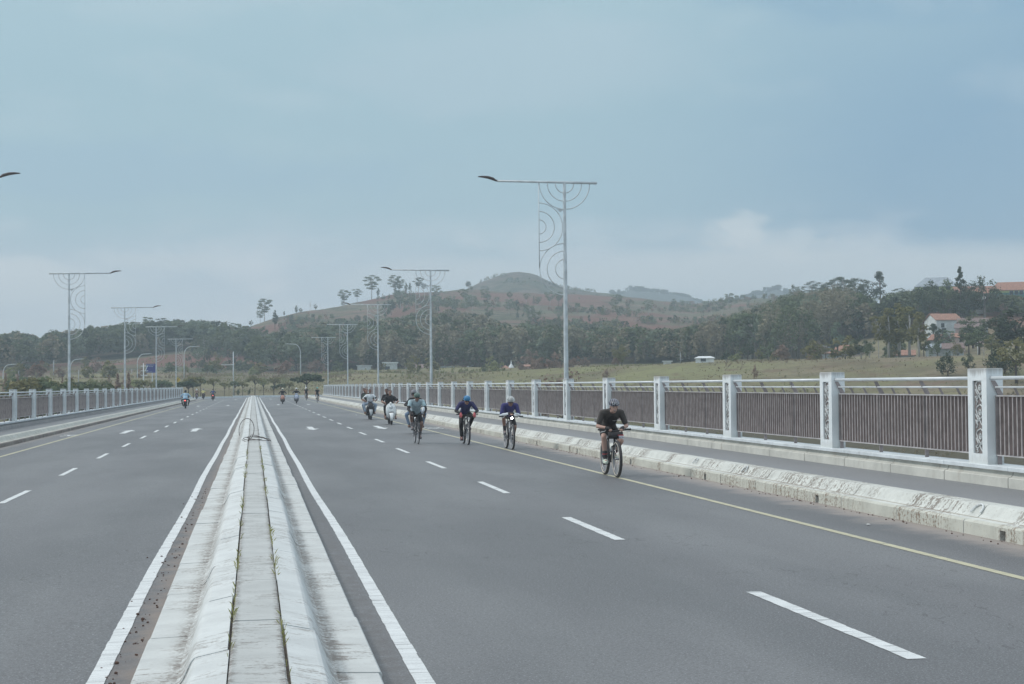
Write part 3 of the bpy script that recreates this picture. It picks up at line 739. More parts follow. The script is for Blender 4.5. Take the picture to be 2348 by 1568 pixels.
grass = g.mix(g.ma('MULTIPLY', g.ss(tuft, .55, .75), .4), grass, (.29, .26, .17))
# hillside: terraces following the height, with bare red soil
ter = g.ma('SINE', g.ma('ADD', g.ma('MULTIPLY', z_, 1.35), g.ma('MULTIPLY', mid, 9)))
hill = g.mix(g.ss(g.noise(.018, 4, .6, off=(40, 3, 0)), .40, .58), (.190, .108, .088), (.150, .135, .095))
hill = g.mix(g.ma('MULTIPLY', g.ss(ter, .0, .7), .6), hill, (.10, .115, .065))
hill = g.mix(g.ma('MULTIPLY', g.ss(g.noise(.10, 5, .72), .50, .60), .8), hill, (.050, .060, .035))
hill = g.mix(g.ma('MULTIPLY', g.ss(g.noise(.05, 4, .65, (1, 1, 3), off=(4, 4, 4)), .55, .66), .6), hill, (.24, .20, .15))
red = g.ss(g.noise(.016, 4, .6, (1, .6, 3), off=(8, 15, 0)), .51, .56)
hill = g.mix(g.ma('MULTIPLY', red, .75), hill, (.175, .080, .064))
hm = g.ss(z_, 9, 16)
hm2 = g.ma('MULTIPLY', g.ss(y_, 395, 430), g.ss(z_, 3, 6))
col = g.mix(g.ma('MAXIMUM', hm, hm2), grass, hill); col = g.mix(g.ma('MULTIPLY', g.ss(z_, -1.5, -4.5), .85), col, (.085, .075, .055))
TERR = g.fin(col, .95, g.noise(.3, 5, .7), 1.2, spec=.1)
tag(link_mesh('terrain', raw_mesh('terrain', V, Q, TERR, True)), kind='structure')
HILLF = []
def hill_point(k, u, t):
    pts, Dr, Df, vb, bump = HILLF[k]; rz = CAM_H + (vh(u) - K(u, pts))/F_PX*Dr; bz = CAM_H + (vh(u) - vb)/F_PX*Df; d = Df + (Dr-Df)*t
    p = at_d(u, vh(u), d); p[2] = bz + (rz-bz)*(math.sin(t*math.pi/2)**1.1) + bump*(mn.noise((p[0]*.02, p[1]*.02, 1)) + .6*mn.noise((p[0]*.07, p[1]*.07, 5))); return p
def hill_mesh(name, pts, Dr, Df, vb, bump, mat, nseg=150, label=None):
    us = np.linspace(pts[0][0], pts[-1][0], nseg); V = []; HILLF.append((pts, Dr, Df, vb, bump))
    fr = np.concatenate([np.linspace(0, 1, 16), 1 + np.linspace(.06, 1, 8)])
    for u in us:
        rv = K(u, pts) ; rz = CAM_H + (vh(u) - rv)/F_PX*Dr; bz = CAM_H + (vh(u) - vb)/F_PX*Df
        for t in fr:
            if t <= 1: d = Df + (Dr-Df)*t; z = bz + (rz-bz)*(math.sin(t*math.pi/2)**1.1)
            else: d = Dr + (Dr-Df)*(t-1)*2; z = rz + (bz-rz)*(t-1)
            p = at_d(u, vh(u), d); z += bump*(mn.noise((p[0]*.02, p[1]*.02, 1)) + .6*mn.noise((p[0]*.07, p[1]*.07, 5)))
            V.append((p[0], p[1], z))
    n = len(fr); idx = np.arange(nseg*n).reshape(nseg, n)
    Q = np.stack([idx[:-1, :-1], idx[1:, :-1], idx[1:, 1:], idx[:-1, 1:]], -1).reshape(-1, 4)
    return tag(link_mesh(name, raw_mesh(name, V, Q, mat, True)), kind='structure')
g = G('far_hill'); n1 = g.noise(.015, 4, .6); n2 = g.noise(.08, 4, .7)
col = g.mix(g.ss(n1, .4, .6), (.10, .105, .065), (.13, .10, .08)); col = g.mix(g.ma('MULTIPLY', g.ss(n2, .47, .58), .85), col, (.035, .050, .030)); col = g.mix(g.ma('MULTIPLY', g.ss(g.noise(.03, 4, .7, off=(3, 3, 3)), .55, .62), .6), col, (.17, .13, .10))
HILLM = g.fin(col, .95, spec=.1)
hill_mesh('hill', [(940,712),(1000,700),(1060,672),(1095,655),(1140,638),(1170,630),(1190,628),(1215,631),(1235,637),(1270,655),(1310,668),(1350,673),(1420,681),(1500,700),(1560,715)], 1350, 1050, 716, .7, HILLM)
FARW = P('far_wood', (.045, .06, .05), .95, .25, .03)
hill_mesh('hill', [(1340,720),(1400,684),(1425,677),(1450,668),(1480,670),(1510,673),(1540,680),(1583,689),(1620,705),(1660,720)], 1950, 1650, 740, 4, FARW)
hill_mesh('hill', [(1640,720),(1700,688),(1720,681),(1750,676),(1780,668),(1800,675),(1812,682),(1860,696),(1900,710)], 1800, 1550, 740, 4, FARW)

# ---------------------------------------------------------------- trees
LV = {'dark': m_leaf('leaf_dark', (.028, .042, .026), (.048, .068, .036), .35),
      'mid': m_leaf('leaf_mid', (.060, .080, .042), (.092, .118, .062), .35),
      'bamboo': m_leaf('leaf_bamboo', (.130, .125, .088), (.20, .19, .135), .3),
      'pale': m_leaf('leaf_pale', (.13, .15, .07), (.19, .20, .095), .4),
      'olive': m_leaf('leaf_olive', (.10, .105, .045), (.145, .14, .06), .4),
      'brown': m_leaf('leaf_brown', (.14, .10, .08), (.19, .14, .11), .4),
      'teal': m_leaf('leaf_teal', (.09, .125, .085), (.13, .165, .115), .4)}
BARK = P('bark', (.17, .145, .125), .95, .2, 2); BARKW = P('pale_bark', (.42, .40, .38), .9, .15, 2); BARKD = P('dark_bark', (.085, .065, .055), .95, .2, 2)
def leaves(rng, cc, rr, n, size, flat=1.0, droop=0):
    """n leaf-clump faces scattered round each clump centre cc (k,3) with radii rr (k,3)"""
    k = len(cc); c = np.repeat(cc, n, 0); r = np.repeat(rr, n, 0); m = len(c)
    d = rng.normal(size=(m, 3)); d /= np.linalg.norm(d, axis=1)[:, None]
    d *= (rng.random((m, 1))**.45); p = c + d*r; p[:, 2] -= droop*np.abs(d[:, 0]*d[:, 1])*r[:, 2]
    nn = d/(np.linalg.norm(d, axis=1)[:, None]+1e-6) + [0, 0, .35] + rng.normal(size=(m, 3))*.42; nn /= np.linalg.norm(nn, axis=1)[:, None]
    a = rng.normal(size=(m, 3)); a -= nn*(a*nn).sum(1)[:, None]; a /= np.linalg.norm(a, axis=1)[:, None]; b = np.cross(nn, a)
    s = size*(.6 + .8*rng.random((m, 1))); a *= s; b *= s*.62
    V = np.stack([p - a, p - b*.9 + a*.1, p + a, p + b], 1).reshape(-1, 3)
    Q = np.arange(m*4).reshape(-1, 4); return V, Q
def tree_parts(kind, seed, dens=1.0, leaf=None):
    """crown vertices/quads and a trunk builder, for a tree about 10 m tall"""
    rng = np.random.default_rng(seed); tb = MB(); limbs = []
    def lean(): return rng.uniform(-.25, .25, 2)
    if kind == 'round':
        k = 26; d = rng.normal(size=(k, 3)); d /= np.linalg.norm(d, axis=1)[:, None]; d[:, 2] = d[:, 2]*.9
        q = .62 + .38*rng.random((k, 1)); cc = np.array([0, 0, 6.1]) + d*q*np.array([3.1, 3.1, 3.4]); cc[:, 2] = np.maximum(cc[:, 2], 2.6)
        rr = rng.uniform(.75, 1.35, (k, 1))*np.array([[1, 1, .85]]); V, Q = leaves(rng, cc, rr, int(26*dens), leaf or .36)
        tb.tube([(0, 0, -.6), (.1, 0, 2), (.15, .1, 4.5), (0, .2, 6.5)], [.30, .24, .18, .08], 7); limbs = cc[:7]; z0 = 3.4; tr = .11
    elif kind == 'tall':
        k = 24; t = rng.random(k); a = rng.uniform(0, 6.28, k); r = 1.5*np.sin(np.pi*np.clip(t*.85+.12, 0, 1))*rng.uniform(.5, 1, k)
        cc = np.stack([r*np.cos(a), r*np.sin(a), 3.4 + 6*t], 1); rr = rng.uniform(.6, 1.0, (k, 1))*np.array([[1, 1, .9]]); V, Q = leaves(rng, cc, rr, int(26*dens), leaf or .33)
        tb.tube([(0, 0, -.6), (.1, 0, 3), (.1, .1, 6), (0, 0, 8.6)], [.24, .19, .13, .05], 7); limbs = cc[:5]; z0 = 4; tr = .07
    elif kind == 'umbrella':                          # sparse flat tiers on thin pale limbs
        k = 16; cc = []
        for i in range(k):
            t = i/(k-1); a = i*2.4 + rng.uniform(-.4, .4); r = (3.6*(1-abs(t-.62)*1.15))*rng.uniform(.55, 1.1); cc.append([r*math.cos(a), r*math.sin(a), 4.4 + 5.4*t + rng.uniform(-.3, .3)])
        cc = np.array(cc); rr = np.stack([rng.uniform(1.1, 1.8, k), rng.uniform(1.1, 1.8, k), rng.uniform(.28, .60, k)], 1)
        V, Q = leaves(rng, cc, rr, int(60*dens), leaf or .30, .5)
        lx, ly = rng.uniform(-.5, .5, 2)
        tb.tube([(0, 0, -.6), (lx*.3, ly*.3, 3), (lx*.7, ly*.7, 5.6), (lx, ly, 8.6)], [.20, .16, .11, .04], 6); limbs = cc; z0 = 4.2; tr = .075
    elif kind == 'bamboo':                            # arching plumes
        k = 30; a = rng.uniform(0, 6.28, k); r = rng.uniform(.3, 3.4, k); hz = 8.8 - (r/3.4)**2*3.4 + rng.uniform(-1, 1, k)
        c1 = np.stack([r*np.cos(a), r*np.sin(a), hz], 1); c2 = np.stack([(r+.7)*np.cos(a), (r+.7)*np.sin(a), hz-1.6], 1); c3 = np.stack([(r+.3)*np.cos(a), (r+.3)*np.sin(a), hz-3.4], 1)
        cc = np.concatenate([c1, c2, c3[:18]]); cc[:, 2] = np.maximum(cc[:, 2], 1.0); rr = np.concatenate([np.tile([.75, .75, 1.0], (k, 1)), np.tile([.7, .7, 1.1], (k, 1)), np.tile([.7, .7, 1.3], (18, 1))])
        V, Q = leaves(rng, cc, rr, int(13*dens), leaf or .34, 1.8)
        for i in range(7):
            a = i*.9; tb.tube([(.5*math.cos(a), .5*math.sin(a), -.5), (.9*math.cos(a), .9*math.sin(a), 5), (1.8*math.cos(a), 1.8*math.sin(a), 8)], [.07, .06, .03], 5)
        limbs = []; z0 = 0; tr = 0
    elif kind == 'cone':
        k = 20; t = np.linspace(0, 1, k); a = np.arange(k)*2.4; r = 1.9*(1-t)*rng.uniform(.6, 1.05, k); cc = np.stack([r*np.cos(a), r*np.sin(a), 1.2 + 8.4*t], 1)
        rr = np.stack([1.1*(1-t)+.22, 1.1*(1-t)+.22, .55*(1-t)+.35], 1); V, Q = leaves(rng, cc, rr, int(28*dens), leaf or .24)
        tb.tube([(0, 0, -.5), (0, 0, 4), (0, 0, 9)], [.2, .13, .03], 6); limbs = []; z0 = 0; tr = 0
    elif kind == 'street':                            # young spreading tree, about 10 units tall, broad crown
        k = 20; a = rng.uniform(0, 6.28, k); r = 4.2*np.sqrt(rng.random(k)); cc = np.stack([r*np.cos(a), r*np.sin(a), 7.9 - .10*r**1.5 + rng.uniform(-.8, .9, k)], 1)
        rr = np.stack([rng.uniform(.9, 1.7, k), rng.uniform(.9, 1.7, k), rng.uniform(.45, .8, k)], 1); V, Q = leaves(rng, cc, rr, int(30*dens), leaf or .42, .7)
        tb.tube([(0, 0, -.5), (.1, 0, 2.4), (.2, .1, 4.6), (.1, .1, 6.5)], [.26, .22, .18, .1], 6); limbs = cc[:10]; z0 = 4.4; tr = .09
    elif kind == 'bush':
        k = 18; d = rng.normal(size=(k, 3)); d /= np.linalg.norm(d, axis=1)[:, None]; d[:, 2] = abs(d[:, 2])
        cc = np.array([0, 0, 1.4]) + d*rng.uniform(.4, 1, (k, 1))*np.array([3.6, 3.6, 6.5]); rr = rng.uniform(.9, 1.6, (k, 1))*np.array([[1, 1, 1.0]])
        V, Q = leaves(rng, cc, rr, int(24*dens), leaf or .42); tb.tube([(0, 0, -.5), (0, 0, 3)], [.22, .1], 5); limbs = cc[:4]; z0 = .6; tr = .08
    elif kind == 'bare':
        V, Q = leaves(rng, rng.uniform(-1, 1, (8, 3))*[1.6, 1.6, 1.6] + [0, 0, 7.6], np.tile([.6, .6, .4], (8, 1)), 5, .15)
        tb.tube([(0, 0, -.6), (.1, 0, 3), (-.1, .1, 6), (0, 0, 9.6)], [.16, .12, .08, .02], 5)
        limbs = np.stack([rng.uniform(-1.8, 1.8, 8), rng.uniform(-1.8, 1.8, 8), rng.uniform(6, 9.6, 8)], 1); z0 = 3.5; tr = .045
    q = 10/np.percentile(V[:, 2], 99.3); V = V*[1, 1, q]; limbs = [np.array(c)*[1, 1, q] for c in limbs]
    for i, c in enumerate(limbs):
        zz = min(z0 + .22*max(0, c[2]-z0) + .1*i, c[2]-.3); zz = max(zz, z0*.8)
        tb.tube([(0.05, 0.05, zz), (c[0]*.45, c[1]*.45, zz + (c[2]-zz)*.62), (c[0]*.92, c[1]*.92, c[2]-.05)], [tr*1.3, tr, tr*.4], 5)
    return V, Q, tb
TEMPL = {}
def templ(kind, leafm, seed, dens=1.0, leaf=None, bark=None):
    key = (kind, leafm, seed, dens, leaf, id(bark))
    if key not in TEMPL:
        V, Q, tb = tree_parts(kind, seed*7+3, dens, leaf)
        bm = bark or (BARKW if kind in ('umbrella', 'bare') else BARK)
        TEMPL[key] = (raw_mesh('crown', V, Q, LV[leafm]), tb.mesh('trunk', bm, True))
    return TEMPL[key]
tr_rng = random.Random(11)
def tree(kind, leafm, pos, h, label, cat='tree', group=None, seed=None, wide=1.0, dens=1.0, leaf=None, name='tree', bark=None):
    seed = tr_rng.randrange(3) if seed is None else seed
    cm, tm = templ(kind, leafm, seed, dens, leaf, bark); s = h/10
    t = empty(name, pos, tr_rng.uniform(0, 6.28), label, cat, group); t.scale = (s*wide, s*wide, s)
    link_mesh('crown', cm, t); link_mesh('trunk', tm, t); return t
def px_h(d, px): return px*d/F_PX                      # metres for a height in photo pixels at distance d
def V2D(u, vb, vt, kind, leafm, label, D=None, group=None, **k):     # a tree whose foot shows at vb and top at vt
    D = D or d_at_v(u, vb); p = gpos(u, D); top = CAM_H + (vh(u) - vt)/F_PX*D
    return tree(kind, leafm, p, max(1.0, top - p[2]), label, group=group, **k)
# -- single trees on the skyline, each told apart by its place and shape
SKY = [
 (340, 768, 727, 'umbrella', 'mid', 'sparse flat-topped tree on the skyline behind the third left lamp'),
 (372, 768, 729, 'umbrella', 'dark', 'layered flat-topped tree on the skyline right of the third left lamp'),
 (391, 765, 737, 'umbrella', 'mid', 'flat-tiered tree over the fourth left lamp arm'),
 (438, 764, 733, 'round', 'dark', 'large dark rounded tree on the left skyline'),
 (462, 764, 742, 'tall', 'dark', 'dark upright tree beside the large rounded skyline tree'),
 (492, 762, 735, 'tall', 'dark', 'narrow dark tree rising from the left skyline'),
 (512, 762, 738, 'umbrella', 'mid', 'open flat-topped tree beside the narrow dark skyline tree'),
 (576, 750, 734, 'round', 'dark', 'small dark round tree on the skyline left of the tall umbrella tree'),
 (607, 733, 685, 'umbrella', 'mid', 'tall umbrella-shaped tree alone on the left ridge'),
 (597, 738, 712, 'umbrella', 'mid', 'lower umbrella tree at the foot of the tall ridge tree'),
 (631, 755, 712, 'tall', 'dark', 'dark leafy tree on a pale trunk below the left ridge'),
 (652, 726, 713, 'tall', 'dark', 'small dark post-like tree on the rising ridge'),
 (680, 722, 700, 'tall', 'mid', 'thin tree with a small tuft on the rising ridge'),
 (690, 720, 706, 'round', 'mid', 'low bushy tree on the rising ridge'),
 (712, 716, 690, 'bare', 'mid', 'thin nearly bare tree on the rising ridge'),
 (724, 712, 697, 'round', 'dark', 'small dark barrel-shaped tree on the rising ridge'),
 (790, 704, 664, 'umbrella', 'mid', 'wide umbrella tree behind the dark conical ridge tree'),
 (787, 702, 670, 'cone', 'dark', 'dark conical tree on the ridge left of centre'),
 (820, 694, 662, 'umbrella', 'mid', 'pale umbrella tree just right of the dark conical tree'),
 (853, 686, 631, 'umbrella', 'mid', 'tallest umbrella tree on the ridge, two-tiered crown'),
 (868, 684, 660, 'tall', 'dark', 'dark egg-shaped tree beside the tallest umbrella tree'),
 (905, 678, 631, 'umbrella', 'mid', 'broad umbrella tree under the second right lamp'),
 (918, 676, 640, 'umbrella', 'mid', 'half-hidden umbrella tree right of the broad one'),
 (912, 680, 655, 'round', 'dark', 'low round tree below the broad umbrella tree'),
 (932, 674, 648, 'tall', 'mid', 'stacked-tuft tree right of the broad umbrella tree'),
 (941, 672, 648, 'tall', 'dark', 'slim dark tree left of the second right lamp post'),
 (961, 671, 636, 'umbrella', 'dark', 'slim tree seen through the second lamp scrollwork'),
 (973, 670, 650, 'umbrella', 'dark', 'flat dark tree touching the second right lamp post'),
 (1075, 665, 644, 'round', 'dark', 'dark round tree alone between the lamp and the peak'),
 (1082, 668, 655, 'round', 'mid', 'small bush-like tree beside the lone dark tree'),
 (898, 722, 690, 'round', 'dark', 'dark spreading tree below the second right lamp arm'),
 (882, 715, 694, 'round', 'dark', 'round tree on the brown slope under the third right lamp'),
 (820, 745, 722, 'round', 'dark', 'dark round tree on the slope above the forest edge'),
 (1421, 702, 676, 'umbrella', 'dark', 'umbrella tree on the ridge right of the nearest lamp'),
 (1440, 708, 690, 'round', 'dark', 'round dark tree beside the umbrella tree right of the nearest lamp'),
 (1352, 745, 722, 'tall', 'dark', 'narrow dark tree topping the forest right of the lamp post'),
 (1360, 765, 738, 'round', 'dark', 'rounded dark tree below the narrow one right of the lamp post'),
 (1170, 690, 668, 'round', 'mid', 'round tree low on the slope under the peak'),
 (1208, 695, 672, 'umbrella', 'mid', 'umbrella tree on the slope right under the peak'),
 (1236, 702, 680, 'umbrella', 'mid', 'flat-topped tree seen left of the nearest lamp scrolls'),
 (1140, 700, 680, 'umbrella', 'mid', 'flat tree on the red slope under the peak'),
 (1120, 688, 672, 'round', 'dark', 'dark shrub-like tree on the ridge left under the peak'),
 (1225, 698, 678, 'cone', 'dark', 'pointed tree on the slope under the peak'),
 (1008, 700, 680, 'round', 'mid', 'low tree on the brown hill right of the second lamp'),
 (1185, 720, 700, 'umbrella', 'mid', 'pale-stemmed umbrella tree on the red field')]
for u, vb, vt, kd, lf, lab in SKY:
    rd = rows(u)[2][1]; dd = min(d_at_v(u, vb), rd*.995)
    V2D(u, vb, vt, kd, lf, lab, D=dd, seed=tr_rng.randrange(3), dens=1.0)
TOPS = [(1108, 1350, 668, 646), (1192, 1350, 629, 623), (1258, 1345, 655, 645), (1322, 1340, 671, 664), (1334, 1340, 673, 665), (1352, 1340, 676, 671)]
for i, (u, D, vb, vt) in enumerate(TOPS):
    z = CAM_H + (vh(u)-vb)/F_PX*D; p = at_d(u, vh(u), D); p[2] = z - .4
    tree('round' if i else 'umbrella', 'dark', p, px_h(D, vb-vt)+.6, ['thin tree on the left shoulder of the peak', 'tiny dark tree on the very top of the peak', 'small tree on the right shoulder of the peak inside the scrollwork',
         'little tree on the far ridge just right of the lamp post', 'second little tree on the far ridge right of the lamp post', 'third little tree on the far ridge right of the lamp post'][i], seed=0)
def rows_v(u): D, Z, (fd, rd) = rows(u); return vh(u) - (Z[6]-CAM_H)*F_PX/rd
# right-hand hill skyline
RS = [(1864, 700, 645, 'umbrella', 'dark', 'leftmost sparse tree over the bamboo on the right hill'), (1882, 700, 650, 'umbrella', 'dark', 'second sparse tree over the bamboo on the right hill'),
 (1922, 700, 638, 'umbrella', 'dark', 'open-branched tree at the top of the bamboo hill'), (1940, 700, 634, 'umbrella', 'dark', 'tallest open-branched tree on the bamboo hill'),
 (1968, 702, 642, 'umbrella', 'dark', 'slanting open tree behind the dark round tree'), (1985, 725, 646, 'round', 'dark', 'big dark round tree on the right skyline'),
 (2020, 700, 622, 'tall', 'dark', 'tall slim-trunked tree standing alone on the right skyline'), (2064, 700, 660, 'umbrella', 'dark', 'ragged tree left of the grey-roofed school'),
 (2084, 704, 664, 'round', 'mid', 'bushy green tree left of the grey-roofed school'), (2135, 700, 645, 'round', 'dark', 'dark tree in front of the grey school roof'),
 (2165, 705, 642, 'round', 'mid', 'broad tree covering the middle of the grey school roof'), (2204, 700, 612, 'cone', 'dark', 'pointed conifer between the school roofs'),
 (2212, 702, 648, 'round', 'dark', 'low dark tree at the foot of the conifer'), (2258, 700, 635, 'round', 'dark', 'dark ragged tree before the orange-roofed school'),
 (2105, 725, 672, 'round', 'dark', 'dark tree under the left end of the school'), (2130, 735, 680, 'round', 'mid', 'full green tree on the slope under the school'),
 (2180, 735, 672, 'round', 'mid', 'wide green tree directly above the tile-roofed house'), (2215, 728, 680, 'round', 'dark', 'dark tree above the white hut'),
 (1830, 712, 672, 'bamboo', 'bamboo', 'feathery bamboo clump at the left shoulder of the right hill'), (1870, 716, 668, 'bamboo', 'bamboo', 'pale feathery bamboo clump under the leftmost sparse tree'),
 (1905, 718, 665, 'bamboo', 'bamboo', 'bamboo clump in the middle of the hill crest'), (1945, 722, 668, 'bamboo', 'bamboo', 'bamboo clump beneath the tallest open-branched tree'),
 (2335, 740, 690, 'round', 'dark', 'dark tree at the right edge beneath the school'), (2300, 722, 695, 'bush', 'brown', 'brownish scrub below the orange-roofed school')]
for u, vb, vt, kd, lf, lab in RS:
    dd = d_at_v(u, max(vb, rows_v(u)+2)) if u < 2100 else 360; V2D(u, vb, vt, kd, lf, lab, D=dd, leaf=.2 if kd != 'umbrella' else .16, dens=2.0, wide=1.5 if 'big dark' in lab else 1.15 if kd == 'umbrella' else 1.1)
# -- forest masses: individuals where they show largest, the rest as one wood
def ftop(u): return K(u, [(-60, 772), (60, 770), (90, 788), (120, 770), (220, 758), (330, 748), (430, 742), (520, 748), (600, 765), (640, 760), (700, 756), (780, 752), (860, 738), (930, 726), (980, 712), (1060, 715), (1110, 728), (1160, 745), (1260, 748), (1330, 758), (1400, 754), (1480, 758), (1560, 758), (1640, 738), (1700, 720), (1760, 702), (1820, 680), (1900, 668), (1965, 676), (1988, 694), (2025, 712), (2045, 682), (2140, 672), (2347, 690)])
def fbot(u): return K(u, [(-60, 846), (100, 838), (200, 822), (330, 812), (420, 800), (470, 800), (520, 820), (600, 850), (1300, 848), (1340, 838), (1700, 824), (1850, 822), (1870, 790), (2000, 770), (2030, 765), (2130, 735), (2200, 718), (2347, 722)])
cand = []
fr = random.Random(21)
for _ in range(4200):
    u = fr.uniform(-60, 2400); vt = ftop(u) + (fr.uniform(-10, 11) if u < 600 or u > 1750 else fr.uniform(-3, 14)); vb = fbot(u)
    D, Z, (fd, rd) = rows(u)
    if u > 1850 and fr.random() < .25: pass
    hgt = fr.uniform(5, 11) if u < 1400 else fr.uniform(6, 13)
    v = fr.uniform(vt + 18, vb + 6) if vb > vt + 20 else None
    if v is None: continue
    if 430 < u < 700 and fr.random() < .70: continue
    d = d_at_v(u, v); hp = hgt*F_PX/d
    if v - hp < vt - 4: hgt = max(3.0, (v - vt + fr.uniform(0, 5))*d/F_PX)
    p = gpos(u, d)
    if any((p[0]-q[1][0])**2 + (p[1]-q[1][1])**2 < (hgt*.36)**2 for q in cand[-400:]): continue
    bam = K(u, [(0, .35), (300, .1), (600, .1), (760, .2), (940, .6), (1100, .7), (1250, .4), (1400, .3), (1600, .65), (1900, .7), (2000, .1), (2347, .05)])
    q = fr.random()
    if q < bam: kl = ('bamboo', fr.choice(('bamboo', 'bamboo', 'mid')))
    elif q < bam + (1-bam)*.45: kl = ('round', fr.choice(('dark', 'mid', 'dark', 'teal')))
    elif q < bam + (1-bam)*.75: kl = ('round', 'mid')
    elif q < bam + (1-bam)*.9: kl = ('tall', fr.choice(('dark', 'mid')))
    else: kl = ('umbrella', fr.choice(('mid', 'teal')))
    cand.append((u, p, hgt, kl, d))
cand.sort(key=lambda c: -c[2]/c[4])
near, rest = cand[:100], cand[100:]
def region(u): return 'left wooded hillside' if u < 600 else 'middle wooded hillside' if u < 1300 else 'wooded slope right of the nearest lamp' if u < 1840 else 'right-hand village hill'
KW = {('bamboo', 'bamboo'): 'pale brownish feathery bamboo clump', ('bamboo', 'mid'): 'grey-green bamboo clump', ('round', 'dark'): 'dark rounded tree', ('round', 'mid'): 'mid green rounded tree',
      ('round', 'teal'): 'pale bluish green rounded tree', ('tall', 'dark'): 'dark upright tree', ('tall', 'mid'): 'green upright tree', ('umbrella', 'mid'): 'flat-tiered thin tree', ('umbrella', 'teal'): 'pale flat-tiered tree'}
for u, p, h_, (kd, lf), d in near:
    lab = KW[(kd, lf)] + ' on the ' + region(u)
    fine = u > 1500; tree(kd, lf, p, h_, lab, group=lab, leaf=.22 if (fine and kd != 'umbrella') else None, dens=2.0 if fine else 1.0, wide=fr.uniform(.9, 1.25))
VV, QQ, off = {}, {}, {}
for u, p, h_, (kd, lf), d in rest:
    key = ('f', kd, fr.randrange(3))
    if key not in TEMPL:
        V, Q, tb = tree_parts(kd, key[2]*7+5, .62, .46 if kd != 'umbrella' else .34); TEMPL[key] = (V, Q)
    V, Q = TEMPL[key]; a = fr.uniform(0, 6.28); s = h_/10; w = s*fr.uniform(.95, 1.3)
    Rz = np.array([[math.cos(a)*w, -math.sin(a)*w, 0], [math.sin(a)*w, math.cos(a)*w, 0], [0, 0, s]])
    m = lf; VV.setdefault(m, []); QQ.setdefault(m, []); off.setdefault(m, 0)
    VV[m].append(V @ Rz.T + p); QQ[m].append(Q + off[m]); off[m] += len(V)
allV = np.concatenate([np.concatenate(VV[m]) for m in VV]); o = 0; aq = []; mi = []
SCB = [tree_parts('bush', k+50, .16, .85)[:2] for k in range(3)] + [tree_parts('round', k+60, .22, .75)[:2] for k in range(2)]

for i, m in enumerate(VV): q = np.concatenate(QQ[m]) + o; o += off[m]; aq.append(q); mi += [i]*len(q)
me = raw_mesh('woodland', allV, np.concatenate(aq), LV[list(VV)[0]])
for m in list(VV)[1:]: me.materials.append(LV[m])
me.polygons.foreach_set('material_index', mi)
tag(link_mesh('woodland', me), 'dense grey-green wood covering the hillsides behind the bridge', 'woodland', kind='stuff')
# -- scattered trees on the terraces
for _ in range(75):
    u = fr.uniform(420, 640) if _ < 26 else fr.choice((fr.uniform(760, 1060), fr.uniform(1060, 1300), fr.uniform(1300, 1840))); vt = ftop(u)
    v = fr.uniform(775, 845) if u < 640 else fr.uniform(K(u, [(640, 735), (900, 690), (1400, 690), (1590, 705), (1840, 692)]), vt + 8)
    d = d_at_v(u, v); kd, lf = fr.choice((('umbrella', 'mid'), ('round', 'mid'), ('bush', 'mid'), ('umbrella', 'teal'), ('bush', 'dark')))
    lab = {'umbrella': 'pale-stemmed flat-topped tree', 'round': 'small round green tree', 'bush': 'low green bush'}[kd] + (' on the red terraces' if u < 640 else ' on the open brown slope')
    tree(kd, lf, gpos(u, d), fr.uniform(4, 9) if kd != 'bush' else fr.uniform(2, 4), lab, group=lab)

# -- scrub dotted over the open slopes, the peak and the far ridges
def merged(name, items, label, cat):
    VV, QQ, off = {}, {}, {}
    for p, h_, ti, m, w in items:
        V, Q = SCB[ti]; a = fr.uniform(0, 6.28); s = h_/10; w = s*w
        Rz = np.array([[math.cos(a)*w, -math.sin(a)*w, 0], [math.sin(a)*w, math.cos(a)*w, 0], [0, 0, s]])
        VV.setdefault(m, []).append(V @ Rz.T + p); QQ.setdefault(m, []).append(Q + off.get(m, 0)); off[m] = off.get(m, 0) + len(V)
    o = 0; aq = []; mi = []
    for i, m in enumerate(VV): q = np.concatenate(QQ[m]) + o; o += off[m]; aq.append(q); mi += [i]*len(q)
    me = raw_mesh(name, np.concatenate([np.concatenate(VV[m]) for m in VV]), np.concatenate(aq), LV[list(VV)[0]])
    for m in list(VV)[1:]: me.materials.append(LV[m])
    me.polygons.foreach_set('material_index', mi); tag(link_mesh(name, me), label, cat, kind='stuff')
items = []
for _ in range(9000):
    u = fr.uniform(440, 1860); top_ = ftop(u); D, Z, (fd, rd) = rows(u); rv = rows_v(u)
    if u < 640: v = fr.uniform(768, 850)
    elif top_ + 12 > rv + 3: v = fr.uniform(rv+2, top_ + 16)
    else: continue
    d = d_at_v(u, v); p = gpos(u, d)
    m = mn.noise((p[0]*.022, p[1]*.012, p[2]*.09)) + .6*mn.noise((p[0]*.07, p[1]*.05, 7))
    if m < (.16 if u < 1000 else .30): continue
    items.append((p, fr.uniform(1.0, 2.6 + (4*max(0, m-.2) if u < 1000 else 1.0)), fr.randrange(5), fr.choice(('dark', 'mid', 'mid', 'olive', 'brown', 'teal')), fr.uniform(.8, 1.7)))
    if len(items) > 1500: break
merged('scrub', items, 'patches of scrub and small bushes dotted over the open terraced slopes', 'scrub')
items = []
for _ in range(3000):
    u = fr.uniform(960, 1450); t = fr.uniform(.2, .97); p = hill_point(0, u, t)
    m = mn.noise((p[0]*.02, p[1]*.012, p[2]*.06 + 5)) + .5*mn.noise((p[0]*.08, p[1]*.05, 2)) - .30*(t > .85) - .2*(t > .7)
    if m < .20: continue
    items.append((p, fr.uniform(1.0, 3.0), fr.randrange(5), fr.choice(('dark', 'mid', 'olive', 'teal')), fr.uniform(.8, 1.6)))
    if len(items) > 420: break
merged('scrub', items, 'scrub dotted over the flanks of the rounded peak', 'scrub')
V0 = np.array([0, 0, 1.5]); items = []
